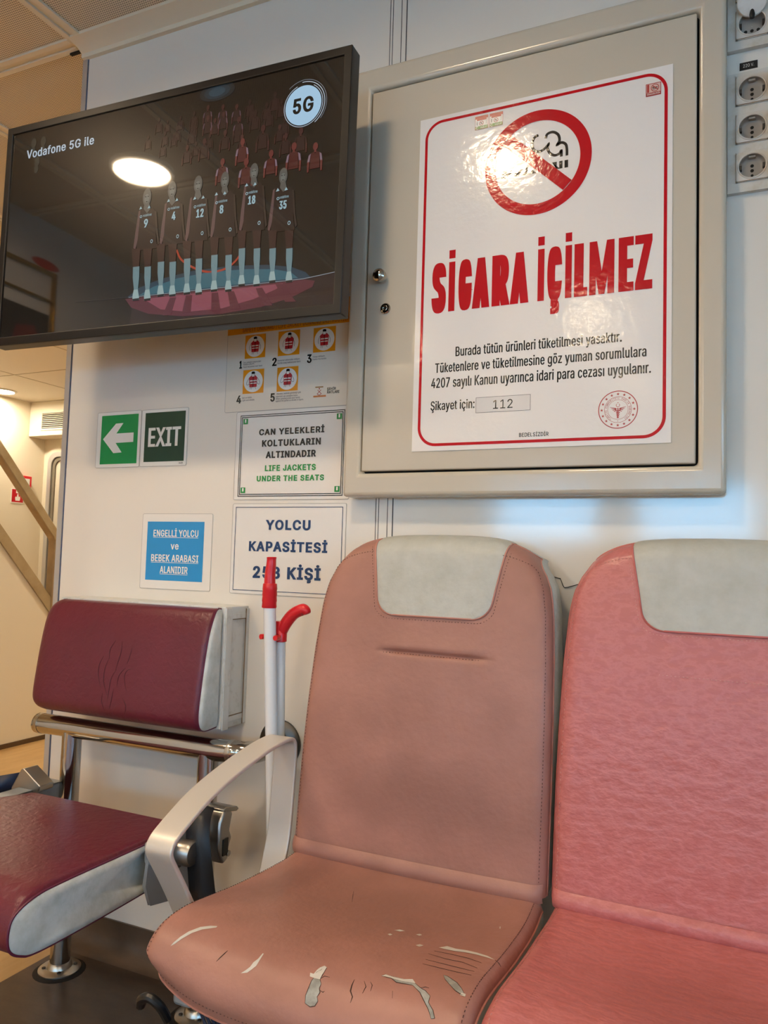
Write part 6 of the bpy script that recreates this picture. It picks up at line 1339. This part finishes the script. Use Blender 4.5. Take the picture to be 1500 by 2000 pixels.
# front foot bracket, hook and slide under the cushion
fb = wall(470, 1990, -.52)
obj('slide_bracket', MB().box(-.735, -.70, -.575, -.50, .325, .36), GREYPAINT, sa, bevel=.006)
obj('hook', MB().tube([tuple(p) for p in spline([(-.745, -.57, .30), (-.748, -.585, .325), (-.762, -.59, .335), (-.778, -.588, .328), (-.785, -.582, .315)], 6)], .007, 10), BLACKPL, sa)
obj('beam', MB().box(-.76, -.277, -.34, -.28, .26, .32), GREYPAINT, sa, bevel=.004)
obj('beam', MB().box(-.276, .21, -.34, -.28, .26, .32), GREYPAINT, sb, bevel=.004)
for cx_, p_, nm in ((-.40, sa, 'leg'), (.10, sb, 'leg')):
    obj(nm, MB().box(cx_ - .03, cx_ + .03, -.335, -.285, 0, .26), GREYPAINT, p_, bevel=.004)
t = thing('life_jacket', 'dark blue life jacket bag tucked under the torn seat', 'life jacket', (-.48, -.44, .20))
obj("bag", MB().prism(rounded(-.66, -.36, -.55, -.38, .04), .235, .327, plane='xy'), BLUE_CLOTH, t, bevel=.02, segs=3, recalc=True)
mb = MB()
for k in range(4): mb.tube([(-.70 + .008 * k, -.565, .335), (-.665 + .010 * k, -.575, .30), (-.64 + .012 * k, -.57, .26)], .0022, 6)
obj('straps', mb, BELT_BLUE, t)

# ================================================================== BURGUNDY SEAT
bcx = -1.275
t = thing('burgundy_seat', 'burgundy fold-down seat with separate backrest on a chrome tube frame', 'seat', (bcx, -.12, 0))
BX0, BX1 = -1.525, -1.030
# box on the wall carrying the backrest
bo = obj('backrest_mount', MB().box(BX0 + .01, -1.022, -.088, 0, .590, .858), BOXWHITE, t, bevel=.002)
obj('hinge_strip', MB().box(-1.0215, -1.0185, -.088, -.066, .588, .855).box(-1.0215, -1.0185, -.012, 0, .592, .852).box(-1.0215, -1.0190, -.066, -.012, .83, .842).box(-1.0215, -1.0190, -.066, -.012, .604, .616), BOXWHITE, bo, bevel=.001)
obj('seam_line', MB().box(-1.0195, -1.0183, -.014, -.0125, .592, .852).box(-1.0195, -1.0183, -.064, -.013, .6165, .6178).box(-1.0195, -1.0183, -.064, -.013, .829, .8303), DIRT, bo)
BP = spline([Vector(p) for p in [(-.090, .8535), (-.102, .8545), (-.116, .849), (-.129, .828), (-.141, .795), (-.152, .74), (-.161, .68), (-.166, .635), (-.163, .612), (-.152, .599), (-.132, .594), (-.092, .597)]], 5)
nb_ = len(BP)
def BC(u, v):
    i = v * (nb_ - 1); p = BP[int(round(i))]
    fr_ = v
    r = .034
    # rounded outer corners: the ends pull in towards the top and bottom of the face
    arc = 0
    dt = (.8545 - p.y); db = (p.y - .594)
    if dt < r: arc = max(arc, r - math.sqrt(max(0, r * r - (r - dt) ** 2)))
    if db < r: arc = max(arc, r - math.sqrt(max(0, r * r - (r - db) ** 2)))
    xl = BX0 + arc * .85; xr = BX1 - arc * .10
    x = xl + (xr - xl) * (u + 1) / 2
    y = p.x
    dl = x - xl; rl = .03
    if dl < rl: y += (rl - math.sqrt(max(0, rl * rl - (rl - dl) ** 2))) * .9 * (1 if y < -.1 else 0)
    dr_ = xr - x; r3 = .010
    if dr_ < r3: y += (r3 - math.sqrt(max(0, r3 * r3 - (r3 - dr_) ** 2))) * (1 if y < -.1 else 0) * .7
    y -= .004 * (1 - u * u) * math.sin(math.pi * v)
    return Vector((x, min(y, -.0885), p.y))
usb = [-1, -.99, -.97, -.94, -.9] + [i / 12 for i in range(-10, 11)] + [.9, .94, .965, .98, .99, 1]
vsb = [i / (nb_ - 1) for i in range(nb_)]
bc = obj('backrest', MB().grid(BC, 0, 0, us=usb, vs=vsb, flip=True), BURG, t, smooth=60)
cap = [BC(1, v) for v in vsb]; capl = [BC(-1, v) for v in vsb]
def cap_mesh(loop, off):
    c = sum(loop, Vector()) / len(loop); n = len(loop); V = list(loop)
    V += [p + (c - p) * .08 + Vector((off, 0, 0)) for p in loop] + [p + (c - p) * .3 + Vector((off * 1.5, 0, 0)) for p in loop] + [c + Vector((off * 1.6, 0, 0))]
    F = []
    for k in range(2):
        for i in range(n): j = (i + 1) % n; F.append((k * n + i, k * n + j, (k + 1) * n + j, (k + 1) * n + i))
    F += [(2 * n + i, 2 * n + (i + 1) % n, 3 * n) for i in range(n)]
    return MB().add(V, F)
obj('side_panel', cap_mesh(cap, .006), GREY_LEATHER_B, bc, smooth=60, recalc=True)
obj('side_panel', cap_mesh(capl, -.004), GREY_LEATHER_B, bc, smooth=60, recalc=True)
obj('piping', MB().tube(cap, .0016, 6, caps=False), BURG_PIPE, bc)
stitches([p + Vector((-.007, 0, 0)) for p in cap[8:-6]], THREAD_L, bc, off=(0, -.0012, 0))
# fan of creases in the middle of the backrest
TB = bvh_of(bc)
mb = MB()
q6 = lambda X, Yp: (X * .42667, 1140 + Yp * .42667)
for P_ in ([(530, 260), (505, 300), (500, 345)], [(560, 262), (555, 310), (540, 360), (528, 400)], [(605, 290), (595, 330), (580, 370)], [(475, 330), (455, 370), (450, 420), (462, 480)], [(500, 340), (480, 390), (475, 450), (490, 510)], [(535, 390), (510, 430), (500, 480), (490, 540)], [(575, 385), (545, 420), (535, 470)],
           [(612, 388), (585, 395), (570, 420), (572, 460), (580, 500)], [(470, 500), (465, 540), (480, 585)], [(520, 480), (510, 530), (500, 575)], [(560, 520), (575, 560), (570, 600)]):
    pts = []
    for p in spline([Vector(p) for p in P_], 4):
        h = TB.ray_cast(CAM, ray(*q6(p.x, p.y)))
        if h[0]: pts.append(h[0] + Vector((0, -.0001, 0)))
    if len(pts) > 2: mb.tube(pts, [.0010 * math.sin(math.pi * (i + .4) / (len(pts) - .2)) + .0002 for i in range(len(pts))], 6)
obj('creases', mb, CREASE, bc)
# ---- seat pan
SP = [(-.235, .437), (-.40, .439), (-.54, .440), (-.583, .437), (-.610, .426), (-.627, .405), (-.632, .380), (-.626, .358), (-.606, .344), (-.575, .338), (-.45, .338), (-.30, .342), (-.252, .346), (-.237, .362), (-.233, .40)]
SPs = spline([Vector(p) for p in SP + [SP[0]]], 4); ns_ = len(SPs)
PX0, PX1 = -1.480, -1.000
def SPF(u, v):
    p = SPs[int(round(v * (ns_ - 1)))]
    back = sstep(-.33, -.235, p.x); fr_ = 1 - sstep(-.632, -.56, p.x)
    xl = PX0 + .045 * back + .02 * fr_; xr = PX1 - .030 * back - .004 * fr_
    x = xl + (xr - xl) * (u + 1) / 2; z = p.y
    for d_, r in ((x - xl, .03), (xr - x, .012)):
        if d_ < r and z > .39: z -= (r - math.sqrt(max(0, r * r - (r - d_) ** 2))) * sstep(.40, .436, z) * .8
    if z > .42: z -= .004 * (1 - u * u) * 0
    return Vector((x, p.x, z))
vss = [i / (ns_ - 1) for i in range(ns_)]
sc_ = obj('seat_cushion', MB().grid(SPF, 0, 0, us=usb, vs=vss, flip=True), BURG, t, smooth=60)
cr_ = [SPF(1, v) for v in vss[:-1]]; cl_ = [SPF(-1, v) for v in vss[:-1]]
obj('side_panel', cap_mesh(cr_, .006), GREY_LEATHER_B, sc_, smooth=60, recalc=True)
obj('side_panel', cap_mesh(cl_, -.006), GREY_LEATHER_B, sc_, smooth=60, recalc=True)
obj('piping', MB().tube(cr_, .0022, 6, caps=False, closed=True), BURG_PIPE, sc_)
# ---- chrome frame
TZ, TY, TR = .557, -.118, .0235
path = [(-1.535, TY, TZ - .003), (-1.53, TY, TZ - .003)] + [(-1.50 + k * .06, TY, TZ - .002) for k in range(9)] + [(-.965, TY, TZ), (-.94, TY + .006, TZ), (-.926, TY + .022, TZ), (-.922, TY + .045, TZ), (-.922, -.03, TZ), (-.922, -.004, TZ)]
tb = obj('frame_tube', MB().tube(path, TR, 20), CHROME, t, smooth=40)
obj('end_cap', MB().lathe([(.0005, -.012), (.012, -.010), (.021, -.003), (.0242, .004), (.0242, .014)], (-1.533, TY, TZ - .003), axis='x', n=24), CHROME_W, tb)
obj('wall_flange', MB().lathe([(.052, 0), (.052, -.006), (.047, -.010), (.030, -.013), (.026, -.02)], (-.922, -.0005, TZ), axis='y', n=36), DARKSTEEL, tb)
obj('elbow_weld', MB().lathe([(.0240, -.005), (.0247, 0), (.0240, .005)], (-.968, TY, TZ), axis='x', n=24), CHROME_W, tb)
for x in (-1.425, -1.030):
    lg = obj('post', MB().tube([(x, TY, TZ - .01), (x, TY, .30), (x, TY, .004)], .0225, 20), CHROME, t, smooth=40)
    fl_ = obj('floor_flange', MB().lathe([(.047, 0), (.047, .006), (.043, .009), (.028, .010), (.025, .020), (.0228, .022)], (x, TY, 0), n=36), CHROME_W, lg)
    mb = MB()
    for k in range(4): mb.lathe([(.0045, .0085), (.0045, .0115), (.002, .0125)], (x + .034 * math.cos(R_(45 + 90 * k)), TY + .034 * math.sin(R_(45 + 90 * k)), 0), n=10)
    obj('bolts', mb, DARKSTEEL, fl_)
    obj('floor_grime', MB().lathe([(.058, 0), (.055, .002), (.048, .003)], (x, TY, 0), n=28), mat('black_mastic', (28, 22, 18), .8), fl_)
# arms carrying the seat pan from the posts
obj('seat_arm', MB().box(-1.492, -1.446, -.34, -.118, .425, .4285).box(-1.4495, -1.446, -.34, -.118, .39, .4285).box(-1.492, -1.4885, -.34, -.118, .39, .4285), GREYPAINT, t, bevel=.001)
plate = [(-.325, .432), (-.20, .446), (-.165, .40), (-.165, .315), (-.235, .300), (-.335, .320), (-.352, .36), (-.345, .405)]
pl_ = obj('hinge_plate', MB().prism(plate, -.990, -.984, plane='yz'), GREYPAINT, t, bevel=.002)
obj('plate_bolt', MB().lathe([(.0115, 0), (.0115, .004), (.009, .006), (.006, .006), (.0055, .002), (.001, .002)], (-.984, -.262, .375), axis='x', n=20), DARKSTEEL, pl_)
obj('hinge_block', MB().box(-.998, -.975, -.345, -.30, .395, .435), GREYPAINT, t, bevel=.004)
# ---- right hand belt: drum, webbing and buckle
dm = obj('belt_reel', MB().lathe([(.0235, -.03), (.0245, -.026), (.0245, .020), (.021, .026), (.004, .028)], (-.972, -.262, .396), axis='x', n=28), STEEL, t)
Wp = spline([Vector(p) for p in [(-.222, .474, 0), (-.244, .462, 0), (-.257, .430, 0), (-.258, .38, 0), (-.252, .31, 0), (-.240, .25, 0)]], 5)
V = []; F = []
for i, p in enumerate(Wp):
    sh = .014 * (i / (len(Wp) - 1))
    V += [(-.982 + sh * 2.2, p.x, p.y), (-.940 + sh * 3.4, p.x + .010, p.y - .006)]
for i in range(len(Wp) - 1): F.append((2 * i, 2 * i + 1, 2 * i + 3, 2 * i + 2))
bs = obj('belt_strap', MB().add(V, F), BELT, t, smooth=60); m_ = bs.modifiers.new('thick', 'SOLIDIFY'); m_.thickness = .003
bk_ = obj('belt_buckle', MB().prism([(-.186, .466), (-.172, .454), (-.180, .422), (-.172, .406), (-.183, .384), (-.182, .366), (-.20, .359), (-.216, .394), (-.214, .444), (-.20, .464)], -.978, -.922, plane='yz'), STEEL, t, bevel=.005, segs=3, recalc=True)
obj('release_lever', MB().prism([(-.205, .4665), (-.196, .470), (-.158, .462), (-.152, .456), (-.16, .453), (-.2, .461)], -.974, -.922, plane='yz'), CHROME_W, bk_, bevel=.0015, recalc=True)
obj('buckle_slot', MB().box(-.923, -.9195, -.204, -.188, .377, .409), BLACKPL, bk_)
obj('buckle_screw', MB().lathe([(.006, 0), (.006, .004), (.003, .006)], (-.922, -.187, .378), axis='x', n=14), CHROME, bk_)
# ---- left hand belt: buckle block and webbing
bl_ = obj('belt_buckle', MB().prism([(-1.486, .470), (-1.478, .472), (-1.424, .440), (-1.427, .428), (-1.52, .385), (-1.535, .392)], -.205, -.165, plane='xz'), STEEL, t, bevel=.002, recalc=True)
V = []; F = []
for p in ((-1.500, -.19, .458), (-1.540, -.215, .450), (-1.575, -.25, .425), (-1.60, -.29, .37)):
    V += [p, (p[0] - .012, p[1] - .012, p[2] - .046)]
for i in range(3): F.append((2 * i, 2 * i + 1, 2 * i + 3, 2 * i + 2))
bs = obj('belt_strap', MB().add(V, F), BELT_BLUE, t, smooth=60); m_ = bs.modifiers.new('thick', 'SOLIDIFY'); m_.thickness = .003

# ================================================================== BROOM AND DUSTPAN
by = -.165
t = thing('broom', 'tall white-handled broom with a red grip leaning beside the torn seat', 'broom', (-.845, by, 0))
bxa, bxb = -.8605, -.805    # top and foot of the handle
def bx(z): return bxb + (bxa - bxb) * z / .9
obj('pole', MB().tube([(bx(z), by, z) for z in (.05, .3, .6, .872)], [.0125, .0125, .0125, .0125], 20), WHITE_TUBE, t, smooth=40)
gz = .868
g_ = [(0.0, .0142), (.002, .0152), (.012, .0146), (.014, .0154), (.024, .0146), (.026, .0154), (.036, .0146), (.038, .0152), (.048, .0144), (.0495, .0135)]
obj('grip', MB().lathe([(r, h) for h, r in g_], (bx(.89), by, gz), n=24).tube([tuple(p) for p in spline([(bx(.9), by, gz + .045), (bx(.92) + .001, by, .935), (bx(.94) + .004, by, .955), (bx(.95) + .005, by, .968), (bx(.95) + .005, by, .9715)], 4)], [.0118, .0116, .0114, .0112, .011, .0108, .0106, .0104, .0102, .010, .0098, .0097, .0098, .0102, .0104, .0100, .0085], 20), RED_PL, t, smooth=50)
obj('brush_head', MB().box(-.875, -.735, by - .02, by + .02, .05, .085), RED_PL, t, bevel=.008)
obj('bristles', MB().box(-.87, -.74, by - .018, by + .018, .0, .05), mat('dark_bristle', (60, 50, 46), .8), t)
dy = -.135
t = thing('dustpan', 'long-handled dustpan with a curved red handle clipped to the broom', 'dustpan', (-.855, dy, 0))
dxt, dxf = -.8515, -.8255
def dx_(z): return dxf + (dxt - dxf) * z / .85
obj('pole', MB().tube([(dx_(z), dy, z) for z in (.06, .45, .81)], .0115, 20), WHITE_TUBE, t, smooth=40)
obj('handle', MB().lathe([(.0125, 0), (.0142, .001), (.0142, .022), (.0132, .024), (.0132, .040), (.012, .042)], (dx_(.81), dy, .798), n=24)
    .tube([tuple(p) for p in spline([(dx_(.81) + .002, dy, .818), (dx_(.81) + .014, dy, .838), (dx_(.81) + .030, dy, .856), (dx_(.81) + .050, dy, .866), (dx_(.81) + .059, dy, .864), (dx_(.81) + .0625, dy, .858)], 4)], [.0125] * 8 + [.0122] * 6 + [.0115, .011, .0105, .0100, .0092, .0085, .007], 18), RED_PL, t, smooth=50)
obj('pole_clip', MB().tube([(bx(.81) - .020, by - .004, .809), (bx(.81) - .0165, by + .006, .809), (bx(.81) - .009, by + .017, .809), (dx_(.81) - .008, dy, .809), (bx(.81) + .013, by + .012, .809), (bx(.81) + .0175, by + .002, .809), (bx(.81) + .017, by - .008, .809)], .0055, 8), RED_PL, t, smooth=50)
obj('pan', MB().box(-.92, -.73, dy - .0, dy + .012, .002, .14).box(-.92, -.73, dy + .012, dy + .03, .002, .008), RED_PL, t, bevel=.003)

# ================================================================== looks of parts that differ from their thing
for base, text in {'head_panel': 'grey leatherette head panel', 'armrest': 'pale painted metal armrest loop', 'side_gusset': 'grey leatherette edge of the backrest', 'cushion_gusset': 'grey leatherette edge of the cushion',
                   'side_panel': 'mottled grey side panel', 'tear': 'torn patch showing pale backing', 'frame_tube': 'chrome frame tube', 'post': 'chrome floor post', 'belt_buckle': 'steel belt buckle', 'backrest_mount': 'scuffed white box behind the backrest',
                   'door_knob': 'round chrome knob', 'door_lock': 'round chrome lock', 'grip': 'red plastic grip', 'handle': 'curved red plastic handle'}.items():
    for o in list(COL.objects):
        if o.parent is not None and o.name.split('.')[0] == base: o['label'] = text
